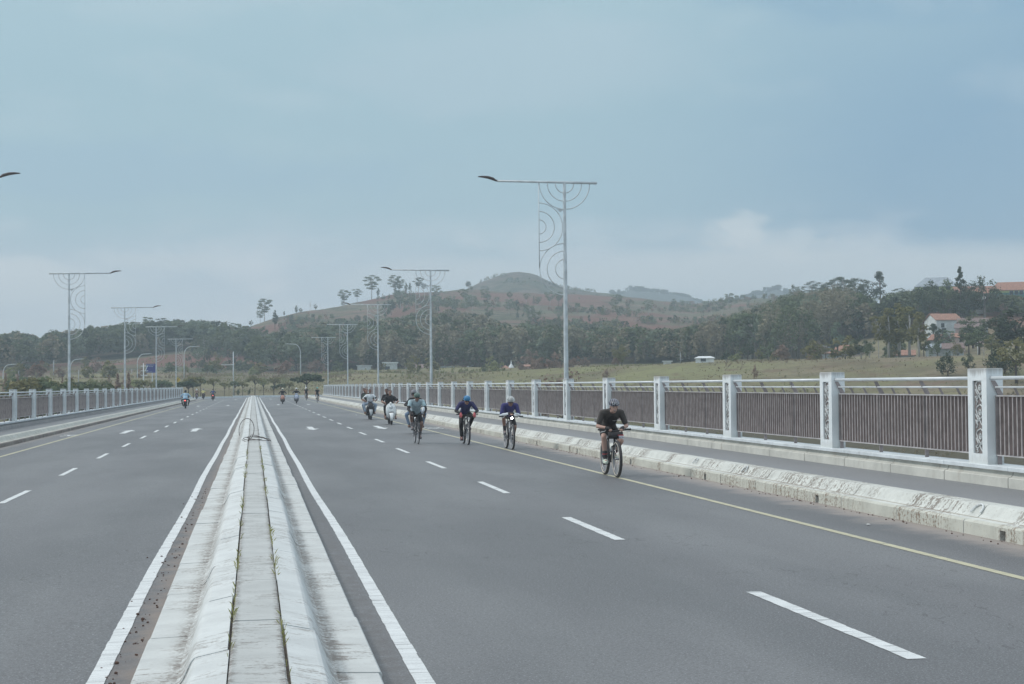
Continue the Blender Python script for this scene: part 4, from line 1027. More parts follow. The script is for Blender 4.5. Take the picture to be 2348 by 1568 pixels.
for k, (a, c) in ((1, (1370, 1640)), (2, (1660, 1890))):
    for _ in range(260): u = fr.uniform(a, c); t = fr.uniform(.75, 1.02)**.6; p = hill_point(k, u, min(1, t)); items.append((p - V0, fr.choice((3, 4, 5, 6, 8)), 3 + fr.randrange(2), 'dark', fr.uniform(1.0, 1.6)))
merged('woodland', items, 'bluish distant woods capping the two far hills on the right of the lamp', 'woodland')
# ---------------------------------------------------------------- village houses
TILE = P('terracotta_tile', (.31, .165, .12), .85, .25, 3); TILEB = P('brown_tile', (.19, .135, .125), .85, .25, 3); TIN = P('grey_sheet_roof', (.30, .34, .38), .6, .15, 1)
LIME = P('lime_render', (.50, .56, .27), .8, .08, 1); WHT = P('white_render', (.56, .59, .60), .8, .12, .8); GREY = P('bare_grey_render', (.34, .36, .37), .9, .15, .8)
TEAL = P('teal_skirting', (.10, .22, .20), .8); BLUE = P('blue_shutter', (.14, .22, .36), .5); PINK = P('pale_pink_render', (.52, .40, .38), .8); GLS = P('dark_glass', (.06, .07, .08), .2, .1, 2)
SHEET = P('white_sheet_roof', (.72, .74, .75), .6, .1, 1)
def house(u0, u1, vr, ve, vb, D, depth, shape, wallm, roofm, label, wins=(), winm=None, rot=0, cat='house', base=None, name='house', ridge_in=.25, sink=2.0, group=None, post_roof=None):
    uc = (u0+u1)/2; w = (u1-u0)*D/F_PX; p = at_d(uc, vh(uc), D)
    z = lambda v: CAM_H + (vh(uc) - v)/F_PX*D
    zr, ze, zb = z(vr), z(ve), z(vb); ang = math.atan2(-p[0], p[1]) + rot
    t = empty(name, (p[0], p[1], zb), ang, label, cat, group)
    b = MB(); hw = w/2 - .25*(roofm is not None); b.box(-hw, hw, .25, depth-.25, -sink, ze-zb - .02); 
    if shape == 'gable': b.add([(-hw, .25, ze-zb-.02), (hw, .25, ze-zb-.02), (-hw, depth-.25, ze-zb-.02), (hw, depth-.25, ze-zb-.02), (-hw, depth/2, zr-zb-.1), (hw, depth/2, zr-zb-.1)], [(0, 2, 4), (1, 5, 3), (0, 4, 5, 1), (2, 3, 5, 4)])
    if shape == 'gable_front': b.add([(-hw, .25, ze-zb-.02), (hw, .25, ze-zb-.02), (0, .25, zr-zb-.1), (-hw, depth-.25, ze-zb-.02), (hw, depth-.25, ze-zb-.02), (0, depth-.25, zr-zb-.1)], [(0, 1, 2), (5, 4, 3)])
    b.build('wall', wallm, t)
    if base: b = MB(); b.box(-hw-.03, hw+.03, .22, depth-.22, -sink-.01, base); b.build('skirting', TEAL, t)
    b = MB(); e = w/2; a = ze - zb; r = zr - zb; k = .12
    if shape == 'flat': b.box(-e, e, 0, depth, a, max(a+.15, r))
    elif shape == 'gable': b.add([(-e, 0, a-.1), (e, 0, a-.1), (e, depth/2, r), (-e, depth/2, r), (e, depth, a-.1), (-e, depth, a-.1), (-e, 0, a-.1+k), (e, 0, a-.1+k), (e, depth/2, r+k), (-e, depth/2, r+k), (e, depth, a-.1+k), (-e, depth, a-.1+k)],
         [(0,1,2,3),(3,2,4,5),(6,9,8,7),(9,11,10,8),(0,6,7,1),(4,10,11,5),(0,3,9,6),(3,5,11,9),(1,7,8,2),(2,8,10,4)])
    elif shape == 'gable_front': b.add([(-e, 0, a-.1), (0, 0, r), (e, 0, a-.1), (-e, depth, a-.1), (0, depth, r), (e, depth, a-.1), (-e, 0, a-.1+k), (0, 0, r+k), (e, 0, a-.1+k), (-e, depth, a-.1+k), (0, depth, r+k), (e, depth, a-.1+k)],
         [(0,3,4,1),(1,4,5,2),(6,7,10,9),(7,8,11,10),(0,1,7,6),(1,2,8,7),(3,9,10,4),(4,10,11,5),(0,6,9,3),(2,5,11,8)])
    elif shape == 'hip':
        i = w*ridge_in; b.add([(-e, 0, a-.1), (e, 0, a-.1), (e, depth, a-.1), (-e, depth, a-.1), (-e+i, depth/2, r), (e-i, depth/2, r), (-e, 0, a), (e, 0, a), (e, depth, a), (-e, depth, a)], [(0,3,2,1),(6,7,5,4),(7,8,5),(8,9,4,5),(9,6,4),(0,1,7,6),(1,2,8,7),(2,3,9,8),(3,0,6,9)])
    elif shape == 'lean': b.add([(-e, 0, a), (e, 0, a), (e, depth, r), (-e, depth, r), (-e, 0, a+k), (e, 0, a+k), (e, depth, r+k), (-e, depth, r+k)], [(0,3,2,1),(4,5,6,7),(0,1,5,4),(1,2,6,5),(2,3,7,6),(3,0,4,7)])
    b.build('roof', roofm or wallm, t)
    for fx, fz, ww, hh in wins:                        # fractions of the front wall
        x = -hw + 2*hw*fx; zz = (ze-zb)*fz; b = MB(); b.box(x-ww/2, x+ww/2, .20, .26, zz, zz+hh)
        f = b.build('window', winm or GLS, t)
        b = MB(); b.box(x-ww/2+.08, x+ww/2-.08, .185, .20, zz+.08, zz+hh-.08); b.build('pane', GLS, f)
    return t
def HW(n, z=.35, w=1.1, h=1.1, a=.1, b=.9): return [(a + (b-a)*(i+.5)/n, z, w, h) for i in range(n)]
house(2100, 2200, 633, 656, 668, 400, 9, 'hip', LIME, TIN, 'lime-walled school with a long grey hipped roof on the hilltop', HW(3, .3), cat='school', name='school_building')
house(2188, 2292, 655, 672, 688, 385, 8, 'gable', LIME, TILE, 'lime school wing with orange tiles half hidden by a dark tree', HW(4, .3), base=.8, cat='school', name='school_building')
house(2272, 2420, 643, 664, 680, 375, 9, 'hip', LIME, TILE, 'lime school block with orange hipped roof and blue windows at the right edge', HW(9, .3, .9, 1.0, .30, .98), winm=BLUE, base=1.1, cat='school', name='school_building', ridge_in=.14)
house(2238, 2262, 679, 685, 699, 372, 4, 'lean', WHT, SHEET, 'small white hut with a sloping sheet roof under the school')
house(2146, 2210, 718, 733, 772, 330, 8, 'gable', WHT, TILE, 'tall white house with terracotta gable roof on the right hillside', [(.25, .55, .7, .9), (.8, .6, .5, .7), (.3, .12, .9, 1.4)], rot=.35, sink=3)
house(2196, 2268, 729, 738, 752, 322, 6, 'gable', GREY, TILEB, 'long brown-roofed house behind the tall white house')
house(2190, 2262, 740, 753, 766, 312, 6, 'lean', PINK, TILEB, 'low brown-roofed house in front of the long brown-roofed one', [(.3, .3, .8, .9)])
house(2126, 2182, 765, 779, 790, 300, 6, 'hip', GREY, TILE, 'hipped terracotta roof below the tall white house', ridge_in=.2)
house(2182, 2216, 764, 773, 786, 298, 5, 'gable', PINK, TILE, 'small orange-tiled house with white awning on the hillside')
house(2120, 2168, 787, 797, 806, 290, 6, 'hip', GREY, TIN, 'grey-roofed house low at the village edge', ridge_in=.2)
house(2160, 2212, 787, 799, 808, 288, 5, 'gable', GREY, TILEB, 'brown-roofed long house low at the village edge')
house(2048, 2100, 803, 814, 820, 284, 5, 'gable', GREY, TILE, 'terracotta roof behind the slender-trunked olive trees')
house(1878, 1896, 792, 796, 812, 330, 4, 'flat', WHT, WHT, 'small white boxy house left of the terracotta roofs')
house(1896, 1914, 795, 799, 808, 331, 4, 'flat', GREY, TIN, 'dark shed between the white box and the terracotta roof')
house(1905, 1948, 791, 804, 812, 334, 6, 'gable', GREY, TILE, 'terracotta-roofed house above the green field')
house(1884, 1922, 806, 811, 815, 322, 4, 'lean', GREY, TILE, 'low pinkish roof in front of the terracotta-roofed house')
house(1950, 1985, 799, 806, 815, 325, 4, 'flat', PINK, TIN, 'pale turquoise-grey shack beside the palms', [(.5, .3, .8, .8)])
house(1592, 1640, 816, 820.5, 829, 300, 5, 'hip', SHEET, SHEET, 'white shed alone on the crest of the green field', [(.42, .05, 1.0, .62)], cat='shed', name='shed', ridge_in=.2)
house(1518, 1542, 827, 829, 832, 296, 3, 'flat', SHEET, SHEET, 'tiny white lean-to left of the utility pole', cat='shed', name='shed')
house(817, 853, 837, 838.5, 857, 385, 6, 'flat', WHT, WHT, 'left low white warehouse wall behind the grass mound', cat='building', name='warehouse')
house(876, 913, 830, 833, 851, 380, 8, 'flat', WHT, SHEET, 'right white warehouse behind the second right lamp post', [(.3, .1, 1.2, 1.0)], cat='building', name='warehouse')
house(927, 962, 832, 842, 850, 400, 7, 'hip', GREY, TILEB, 'brown hipped roof left of the nearest pair in the valley', ridge_in=.3)
house(950, 990, 834, 844, 852, 396, 7, 'hip', GREY, TILEB, 'brown hipped roof beside the first one in the valley', ridge_in=.3)
house(1010, 1043, 840, 842, 852, 380, 6, 'flat', GREY, TIN, 'pale grey flat-roofed house in the valley', [(.3, .3, .8, .9), (.7, .3, .8, .9)])
house(1066, 1080, 840, 845, 853, 382, 5, 'gable_front', WHT, SHEET, 'little white gabled house in the valley')
house(1146, 1172, 837, 847, 853, 372, 6, 'hip', PINK, TILE, 'orange pyramid-roofed house near the minaret', ridge_in=.45)
house(1198, 1222, 836, 841, 846, 365, 5, 'lean', PINK, TILE, 'pinkish roof just left of the nearest lamp post')
house(1245, 1280, 835, 840, 845, 350, 5, 'gable', PINK, TILE, 'pale orange roof behind the nearest lamp post')
for u, v, D, lab in ((1131, 660, 1200, 'tiny white hut on the left flank of the peak'), (893, 712, 800, 'tiny white hut on the brown slope under the third lamp arm')):
    house(u-6, u+6, v-1, v+1, v+5, D, 4, 'lean', WHT, SHEET, lab, cat='hut', name='hut')
house(182, 197, 857, 859, 865, 415, 3, 'gable', SHEET, SHEET, 'white canopy on the brown field at the far left', cat='hut', name='hut')
# minaret
D = 375; p = at_d(1172, vh(1172), D); zt = CAM_H + (vh(1172)-826)/F_PX*D
t = empty('minaret', (p[0], p[1], zt-4), 0, 'small white pointed minaret over the orange-roofed house', 'minaret')
b = MB(); b.tube([(0, 0, -2), (0, 0, 2.2)], .45, 8); b.build('tower', WHT, t)
b = MB(); b.loft([((0, 0, 2.2), (1, 0, 0), .75, (0, 1, 0), .75), ((0, 0, 2.5), (1, 0, 0), .6, (0, 1, 0), .6), ((0, 0, 3.1), (1, 0, 0), .2, (0, 1, 0), .2), ((0, 0, 4.1), (1, 0, 0), .03, (0, 1, 0), .03)], 10); b.build('dome', SHEET, t)

# ---------------------------------------------------------------- trees and shrubs near the junction and on the banks
STR = [  # u, foot v, top v, leaf, kind, label
 (584, 909, 862, 'olive', 'street', 'olive street tree standing behind the far kerb, centre of the row'),
 (556, 907, 876, 'olive', 'street', 'young street tree left of the end of the median'),
 (538, 906, 874, 'mid', 'street', 'thin young street tree near the central far lamp post'),
 (525, 906, 880, 'mid', 'bare', 'spindly sapling left of the central far lamp post'),
 (514, 905, 878, 'olive', 'street', 'small street tree among the saplings at the junction'),
 (490, 902, 868, 'olive', 'street', 'forked street tree behind the rider in navy'),
 (459, 900, 868, 'mid', 'street', 'pale street tree behind the rider in yellow'),
 (572, 908, 889, 'mid', 'bush', 'round grey-green shrub beside the end of the median'),
 (604, 908, 872, 'pale', 'street', 'pale thin street tree right of the median end'),
 (628, 907, 866, 'olive', 'street', 'double-crowned street tree right of the median end'),
 (627, 907, 884, 'mid', 'street', 'low street tree under the double-crowned one'),
 (662, 908, 876, 'olive', 'street', 'leaning street tree between the two oncoming scooters'),
 (546, 907, 890, 'mid', 'bush', 'leafy shrub at the junction left of the median'),
 (644, 908, 880, 'mid', 'street', 'small pale crown behind the pink oncoming scooter')]
for u, vb, vt, lf, kd, lab in STR:
    D = 276; p = at_d(u, vh(u), D); p[2] = .05; h_ = CAM_H + (vh(u)-vt)/F_PX*D
    tree(kd, lf, p, h_, lab, group=None, leaf=.4, dens=1.1, wide=.85 if kd == 'street' else .6, bark=BARKD, name='street_tree')
for u, vb, vt, D, lf, w, lab in ((704, 915, 857, 240, 'dark', 1.35, 'largest dark spreading tree beside the end of the right parapet'), (431, 912, 874, 242, 'dark', 1.4, 'dark spreading tree at the end of the left parapet'), (443, 905, 864, 262, 'olive', 1.0, 'mid-sized tree right of the yellow warning sign')):
    p = at_d(u, vh(u), D); p[2] = -.1; tree('street', lf, p, CAM_H + (vh(u)-vt)/F_PX*D + .1, lab, leaf=.5, dens=2.2, wide=w, bark=BARKD, name='street_tree')
fr = random.Random(77)
# belt of low trees left of the bridge
kinds = {('street', 'mid'): 'low grey-green spreading tree', ('bush', 'olive'): 'olive bushy shrub', ('bush', 'pale'): 'yellowish green shrub', ('cone', 'brown'): 'brown conical young conifer', ('street', 'olive'): 'low yellowish spreading tree', ('bush', 'mid'): 'grey-green shrub'}
for _ in range(60):
    u = fr.uniform(-10, 425); D = fr.uniform(165, 300); vt = fr.uniform(864, 884) - (1 if u > 250 else 0)
    k = fr.choice(list(kinds)); p = gpos(u, D)
    if k[0] == 'cone': vt = fr.uniform(855, 866)
    h_ = CAM_H + (vh(u)-vt)/F_PX*D - p[2]
    if h_ < 1.2 or p[0] > -15: continue
    lab = kinds[k] + ' in the belt of greenery beyond the left parapet'
    tree(k[0], k[1], p, h_, lab, 'shrub' if k[0] == 'bush' else 'tree', lab, leaf=.42 if k[0] != 'cone' else .2, dens=1.4, wide=(.95 if k[0] == 'street' else 1.0 if k[0] == 'bush' else .9)*(1 if h_ > 4 else 1.5), bark=BARKD, name='shrub' if k[0] == 'bush' else 'tree')
# crest shrubs and dry scrub in front of the wood
for _ in range(80):
    u = fr.uniform(0, 2347); D, Z, (fd, rd) = rows(u); cd = D[3]; d = cd + fr.uniform(20, 80) if u > 760 else fr.uniform(cd+5, fd+20)
    if u > 2090 or 800 < u < 930 or 1505 < u < 1660 or 1000 < u < 1090: continue
    br = 1190 < u < 1560 or 640 < u < 760 or 1780 < u < 1900 or (60 < u < 330)
    k = ('bush', fr.choice(('brown', 'brown', 'olive') if br else ('olive', 'mid', 'mid', 'pale', 'dark')))
    lab = {'brown': 'dry reddish brown scrub', 'olive': 'olive green bush', 'mid': 'grey-green bush', 'pale': 'pale green bush', 'dark': 'dark green bush'}[k[1]] + ' at the foot of the wooded hillside'
    tree('bush', k[1], gpos(u, d), fr.uniform(2, 4.2), lab, 'shrub', lab, leaf=.5, dens=1.0, wide=fr.uniform(1, 2.0), name='shrub')
# bank shrubs on the right field
for u, vb, vt, D, kd, lf, w, lab in [
 (2173, 862, 806, 150, 'bush', 'dark', 1.5, 'dark brown upright shrub on the bank left of the nearest post'),
 (2222, 850, 811, 165, 'bush', 'dark', 1.4, 'smaller dark shrub just left above the nearest post'),
 (2279, 858, 798, 158, 'bush', 'dark', 1.5, 'dark shrub behind the top of the nearest post'),
 (2303, 860, 790, 170, 'bush', 'dark', 1.4, 'tall brownish shrub right of the nearest post'),
 (2330, 880, 775, 150, 'round', 'olive', 1.2, 'olive tree on a thin stem at the right edge'),
 (2330, 800, 708, 255, 'round', 'dark', 2.0, 'large dark tree above the field at the right edge'),
 (2290, 808, 730, 258, 'round', 'dark', 1.7, 'dark tree left of the large one at the right edge'),
 (2245, 815, 757, 250, 'round', 'mid', 1.6, 'brown-green rounded tree right of the village roofs'),
 (2275, 815, 768, 240, 'round', 'olive', 1.5, 'brownish rounded tree low on the right'),
 (2256, 842, 790, 190, 'bare', 'brown', .8, 'pale bare forked tree behind the nearest post'),
 (2015, 817, 724, 262, 'umbrella', 'olive', .55, 'leftmost of the slender olive trees on pale trunks'),
 (2038, 817, 708, 264, 'tall', 'olive', 1.25, 'second slender olive tree from the left of the clump'),
 (2062, 817, 696, 266, 'tall', 'olive', 1.35, 'tallest slender olive tree in the clump'),
 (2086, 817, 704, 262, 'tall', 'olive', 1.3, 'fourth slender olive tree from the left of the clump'),
 (2108, 817, 716, 258, 'tall', 'olive', 1.2, 'rightmost slender olive tree beside the village'),
 (1975, 818, 770, 268, 'round', 'dark', 1.2, 'dark bushy tree left of the slender olive clump'),
 (1994, 818, 782, 258, 'bush', 'mid', 1.3, 'low bush under the slender olive clump'),
 (1920, 782, 740, 330, 'tall', 'teal', 1.2, 'pale green columnar tree on the slope above the white box house'),
 (1909, 800, 770, 325, 'tall', 'dark', .7, 'narrow dark tree above the white box house'),
 (1893, 815, 780, 322, 'round', 'olive', .9, 'small round-topped tree over the white box house'),
 (1425, 842, 790, 330, 'round', 'olive', 1.2, 'bright olive round tree at the forest edge'),
 (1715, 822, 786, 320, 'round', 'dark', 1.1, 'dark round tree right of the white shed'),
 (1740, 822, 800, 315, 'round', 'olive', 1.0, 'small olive tree right of the white shed'),
 (1290, 868, 850, 200, 'bush', 'brown', 1.4, 'brown shrub on the bank right of the nearest lamp'),
 (1390, 872, 846, 190, 'bush', 'brown', 1.2, 'brownish shrub on the bank above the railing'),
 (1730, 868, 838, 190, 'bush', 'brown', .9, 'tall dry brown weeds on the slope of the field'),
 (880, 858, 832, 362, 'umbrella', 'olive', .6, 'palm-like tree between the two white warehouses'),
 (1022, 846, 824, 372, 'umbrella', 'teal', .8, 'pale palm-like tree behind the valley houses'),
 (2150, 812, 776, 276, 'bush', 'mid', 1.2, 'green bush below the hipped terracotta roof'),
 (2196, 812, 782, 274, 'bush', 'olive', 1.2, 'olive bush before the low brown-roofed long house'),
 (2222, 812, 744, 270, 'round', 'dark', .9, 'dark tree covering the right end of the village houses'),
 (2140, 780, 742, 312, 'tall', 'dark', 1.2, 'dark upright tree touching the left wall of the tall white house'),
 (2176, 795, 757, 296, 'umbrella', 'teal', .8, 'pale palm-like tree in front of the tall white house'),
 (2232, 770, 716, 305, 'round', 'mid', 1.2, 'rounded tree right of the tall white house'),
 (2118, 815, 770, 268, 'round', 'mid', .9, 'grey-green tree between the olive clump and the village'),
 (2158, 800, 752, 300, 'round', 'dark', .8, 'dark tree hiding the lower left of the tall white house'),
 (940, 858, 838, 350, 'bush', 'olive', 1.2, 'bush in front of the brown hipped roofs'),
 (1110, 858, 836, 352, 'round', 'mid', 1.1, 'rounded green tree among the valley houses')]:
    if D < 200 and vb > 830:
        R0 = rows(u)[0]; D = d_at_v(u, vb, R0[2], R0[3])
    p = at_d(u, vh(u), D); z0 = ground_z(u, D); zb = CAM_H + (vh(u)-vb)/F_PX*D; p[2] = min(z0, zb) if z0 < zb + 2 else z0
    top = CAM_H + (vh(u)-vt)/F_PX*D; pale = 'slender' in lab
    tree(kd, lf, p, max(1, top-p[2]), lab, 'shrub' if 'shrub' in lab or 'bush' in lab else 'tree', wide=w, dens=2.4, leaf=.24 if kd != 'umbrella' else .2, bark=BARKW if pale else (BARKW if kd == 'bare' else BARKD))
# tall grass and weeds over the banks (stuff)
rg = np.random.default_rng(9); V, Q = [], []
def tufts(n, ur, dr, h0, h1, w0):
    for _ in range(n):
        u = rg.uniform(*ur); D, Z, (fd, rd) = rows(u); d = rg.uniform(*(dr(u) if callable(dr) else dr)); p = gpos(u, d)
        m = mn.noise((p[0]*.05, p[1]*.05, 9))
        if m < -.05 and rg.random() < .8: continue
        h = rg.uniform(h0, h1)*(.6 + 1.0*max(0, m)); a = rg.uniform(0, 3.14); 
        for q in (0, 1.6):
            dx, dy = math.cos(a+q)*w0*h, math.sin(a+q)*w0*h; n_ = len(V); jx = rg.uniform(-.2, .2)*h
            V.extend([(p[0]-dx, p[1]-dy, p[2]-.1), (p[0]+dx, p[1]+dy, p[2]-.1), (p[0]+dx*.5+jx, p[1]+dy*.5, p[2]+h*rg.uniform(.7, 1)), (p[0]-dx*.9+jx, p[1]-dy*.9, p[2]+h)]); Q.append((n_, n_+1, n_+2, n_+3))
tufts(9000, (720, 2420), lambda u: (rows(u)[0][2]*.85, rows(u)[0][4]+8), .10, .34, .5)
tufts(5200, (400, 800), lambda u: (rows(u)[0][2]+4, rows(u)[0][4]), .10, .32, .6)
tufts(4000, (-30, 1300), lambda u: (rows(u)[0][3]-20, rows(u)[2][0]+60), .2, .7, .5)
g = G('bank_grass'); n1 = g.noise(.06, 3, .6); n2 = g.noise(1.1, 3, .6)
col = g.mix(g.ss(n1, .4, .6), (.27, .27, .14), (.29, .23, .165)); col = g.mix(g.ma('MULTIPLY', g.ss(n2, .5, .7), .7), col, (.33, .31, .17))
BG = g.fin(col, .9, spec=.1); tr = g.n('ShaderNodeBsdfTranslucent'); g.put(tr.inputs[0], col); ms = g.n('ShaderNodeMixShader'); ms.inputs[0].default_value = .45
g.l(g.b.outputs[0], ms.inputs[1]); g.l(tr.outputs[0], ms.inputs[2]); g.l(ms.outputs[0], g.t.nodes['Material Output'].inputs[0])
tag(link_mesh('grass', raw_mesh('grass', V, Q, BG)), 'rough dry grass and weeds covering the banks beyond the bridge', 'grass', kind='stuff')

# ---------------------------------------------------------------- far lamps, poles and signs
def curved_lamp(u, vb, vt, D, s, reach, label):
    p = at_d(u, vh(u), D); zb = min(CAM_H + (vh(u)-vb)/F_PX*D, ground_z(u, D)+.3) - .5; zt = CAM_H + (vh(u)-vt)/F_PX*D; H_ = zt - zb
    t = empty('street_lamp', (p[0], p[1], zb), 0, label, 'street lamp', 'curved street lamps beyond the bridge')
    b = MB(); r = 1.3; pts = [(0, 0, 0), (0, 0, H_*.5), (0, 0, H_-r*1.5)] + [(s*(r - r*math.cos(a)), 0, H_ - r*1.5 + r*1.5*math.sin(a)) for a in np.linspace(.25, 1.5, 6)] + [(s*reach*.75, 0, H_+.05)]
    b.tube(pts, [.13, .11, .09] + [.075]*7, 7); b.build('pole', GALV, t, smooth=True)
    b = MB(); x = s*reach*.75; b.loft([((x-s*.1, 0, H_+.05), (0, 1, 0), .08, (0, 0, 1), .05), ((x+s*.35, 0, H_+.08), (0, 1, 0), .17, (0, 0, 1), .07), ((x+s*.9, 0, H_+.1), (0, 1, 0), .10, (0, 0, 1), .03)], 8); b.build('lamp_head', GALV, t)
CL = [(7, 893, 836, 330, 1, 2.4, 'curved lamp at the far left edge beyond the parapet'), (161, 893, 824, 330, 1, 2.6, 'curved lamp half hidden behind the second left lamp post'),
 (315, 890, 812, 330, 1, 2.8, 'curved lamp left of the blue sign'), (422, 885, 795, 335, 1, 3.2, 'curved lamp right of the fourth left lamp'), (689, 866, 789, 345, -1, 3.2, 'curved lamp rising behind the dark spreading tree')]
for c in CL: curved_lamp(*c)
def pole(u, vb, vt, D, r, label, mat, cross=None, cat='pole', name='utility_pole'):
    p = at_d(u, vh(u), D); zb = CAM_H + (vh(u)-vb)/F_PX*D - .5; H_ = CAM_H + (vh(u)-vt)/F_PX*D - zb
    t = empty(name, (p[0], p[1], zb), 0, label, cat); b = MB(); b.tube([(0, 0, 0), (0, 0, H_)], [r, r*.7], 7); b.build('pole', mat, t, smooth=True)
    for (z, x0, x1) in cross or ():
        b = MB(); b.tube([(x0, 0, H_-z), (x1, 0, H_-z)], r*.55, 6); b.build('crossarm', mat, t)
    return t, H_
CONCP = P('concrete_pole', (.36, .37, .38), .9)
pole(535, 905, 806, 285, .12, 'straight steel lamp post behind the far kerb with two side arms', GALV, [(2.4, -2.2, 0), (6.2, 0, 2.0)], 'lamp post', 'lamp_post')
pole(701, 907, 884, 270, .14, 'short pale post behind the oncoming cyclists', GALV, (), 'post', 'short_post')
pole(123, 866, 826, 400, .18, 'bare concrete pole on the brown field at left', CONCP)
pole(180, 892, 848, 300, .10, 'slim concrete pole between the first two left lamps', CONCP)
pole(43, 893, 850, 300, .10, 'slim concrete pole near the left edge', CONCP)
pole(302, 874, 846, 380, .12, 'grey pole left of the white signpost', CONCP)
pole(1560, 833, 808, 298, .10, 'utility pole with small boxes left of the white shed', CONCP, [(.45, -.5, .1), (1.35, -.1, .5)])
pole(2242, 815, 784, 258, .07, 'thin white pole beside the village', SHEET)
# road signs
WHITEM = P('white_sign_paint', (.72, .74, .74), .5, .04); BLUES = P('blue_sign_face', (.045, .055, .22), .45, .05); YEL = P('yellow_sign_face', (.62, .42, .04), .5, .06); BLK = P('black_sign_mark', (.02, .02, .02), .6)
GRNS = P('green_sign_edge', (.10, .30, .22), .5)
D = 262
t, H_ = pole(329, 905, 833, D, .10, 'white post with three short crossbars beside the blue sign', WHITEM, [(.45, -.45, .75), (1.25, -.45, .75), (2.0, -.45, .75)], 'signpost', 'signpost')
b = MB(); b.tube([(.62, -.06, H_-.5), (.30, -.06, H_-1.2)], .07, 6); b.build('brace', WHITEM, t)
t, H_ = pole(349, 905, 834, D+1, .09, 'blue direction board with white lettering on a grey post', GALV, (), 'road sign', 'road_sign')
w = 20*D/F_PX; h_ = 20.5*D/F_PX
b = MB(); b.box(-w*.66, w*.42, -.16, -.10, H_-h_, H_); bd = b.build('board', BLUES, t)
b = MB(); b.box(-w*.68-.05, -w*.665, -.17, -.09, H_-h_, H_-.1); b.build('edge', GRNS, t)
def text(s, size, mat, parent, loc, rot=(math.pi/2, 0, 0), name='lettering', extr=.004):
    c = bpy.data.curves.new(name, 'FONT'); c.body = s; c.size = size; c.extrude = extr; c.resolution_u = 2
    o = bpy.data.objects.new(name, c); COL.objects.link(o); dg = bpy.context.evaluated_depsgraph_get(); me = bpy.data.meshes.new_from_object(o.evaluated_get(dg))
    bpy.data.objects.remove(o); me.materials.clear(); me.materials.append(mat); m = link_mesh(name, me, parent); m.location = loc; m.rotation_euler = rot; return m
text('BALI LINGGUH', .19, WHITEM, bd, (-w*.62, -.17, H_-.25)); text('Dan Bandung', .19, WHITEM, bd, (-w*.62, -.17, H_-.48)); text('Kendaraan Ikut', .16, WHITEM, bd, (-w*.62, -.17, H_-h_+.08))
p = at_d(408, vh(408), 290); zc = CAM_H + (vh(408)-870.5)/F_PX*290
t = empty('warning_sign', (p[0], p[1], zc-2.6), 0, 'yellow diamond warning sign among the shrubs at the left of the junction', 'road sign')
b = MB(); b.tube([(0, 0, 0), (0, 0, 2.6)], .05, 6); b.build('post', GALV, t)
b = MB(); r = .5; b.add([(-r, -.08, 2.6), (0, -.08, 2.6+r), (r, -.08, 2.6), (0, -.08, 2.6-r), (-r, -.05, 2.6), (0, -.05, 2.6+r), (r, -.05, 2.6), (0, -.05, 2.6-r)], [(0,3,2,1),(4,5,6,7),(0,1,5,4),(1,2,6,5),(2,3,7,6),(3,0,4,7)]); pl = b.build('plate', YEL, t)
b = MB(); b.tube([(-.05, -.1, 2.35), (-.05, -.1, 2.7), (.13, -.1, 2.85)], .05, 5); b.build('symbol', BLK, pl)
# coil of wire lying on the median
WIRE = P('rusty_wire', (.06, .04, .035), .8, .3, 20)
b = MB(); Yc = 45.9; cx = 0.0
def loop(c, a, b_, ra, rb, n=28, t0=0, t1=2*math.pi): return [tuple(np.array(c) + np.array(a)*ra*math.cos(t) + np.array(b_)*rb*math.sin(t)) for t in np.linspace(t0, t1, n)]
z0 = .30
b.tube(loop((-.19, Yc, z0+.30), (.93, .1, -.36), (.2, .3, .93), .22, .34, t0=-1.9, t1=3.9), .009, 6)
b.tube(loop((.16, Yc-.3, z0+.05), (1, .1, -.12), (0, 1, .06), .34, .42, t0=.4, t1=6.1), .009, 6)
b.tube(loop((.02, Yc-.5, z0+.07), (1, 0, .02), (0, .96, .12), .30, .30, t0=0, t1=5.6), .009, 6)
b.tube([(-.34, Yc-.6, z0-.16), (-.24, Yc-.7, z0-.1), (-.12, Yc-.55, z0+.04), (-.06, Yc-.3, z0+.16), (.1, Yc-.25, z0+.14), (.42, Yc-.6, z0+.02), (.5, Yc-.75, z0-.01)], .009, 6)
tag(b.build('wire_coil', WIRE, smooth=True), 'tangled loop of dark rusty wire lying on the concrete median', 'wire')
# litter
LIT = P('pale_litter', (.7, .7, .68), .8)
for i, (u, v, lab) in enumerate(((1990, 1204, 'tiny white scrap on the shoulder by the near drain hole'), (993+104, 988, 'white crumpled paper on the shoulder near the blue-helmeted cyclist'), (816, 952, 'white crumpled bag on the shoulder behind the first scooter'), (3880/4096*2347, 1213, 'small white scrap by the kerb at the right'))):
    p = on_z(u, v); b = MB(); b.ell((0, 0, .012), (.05 if i else .03, .04 if i else .03, .018 if i in (1, 2) else .008), seg=6, rings=4); o = b.build('litter', LIT); o.location = p; tag(o, lab, 'litter')
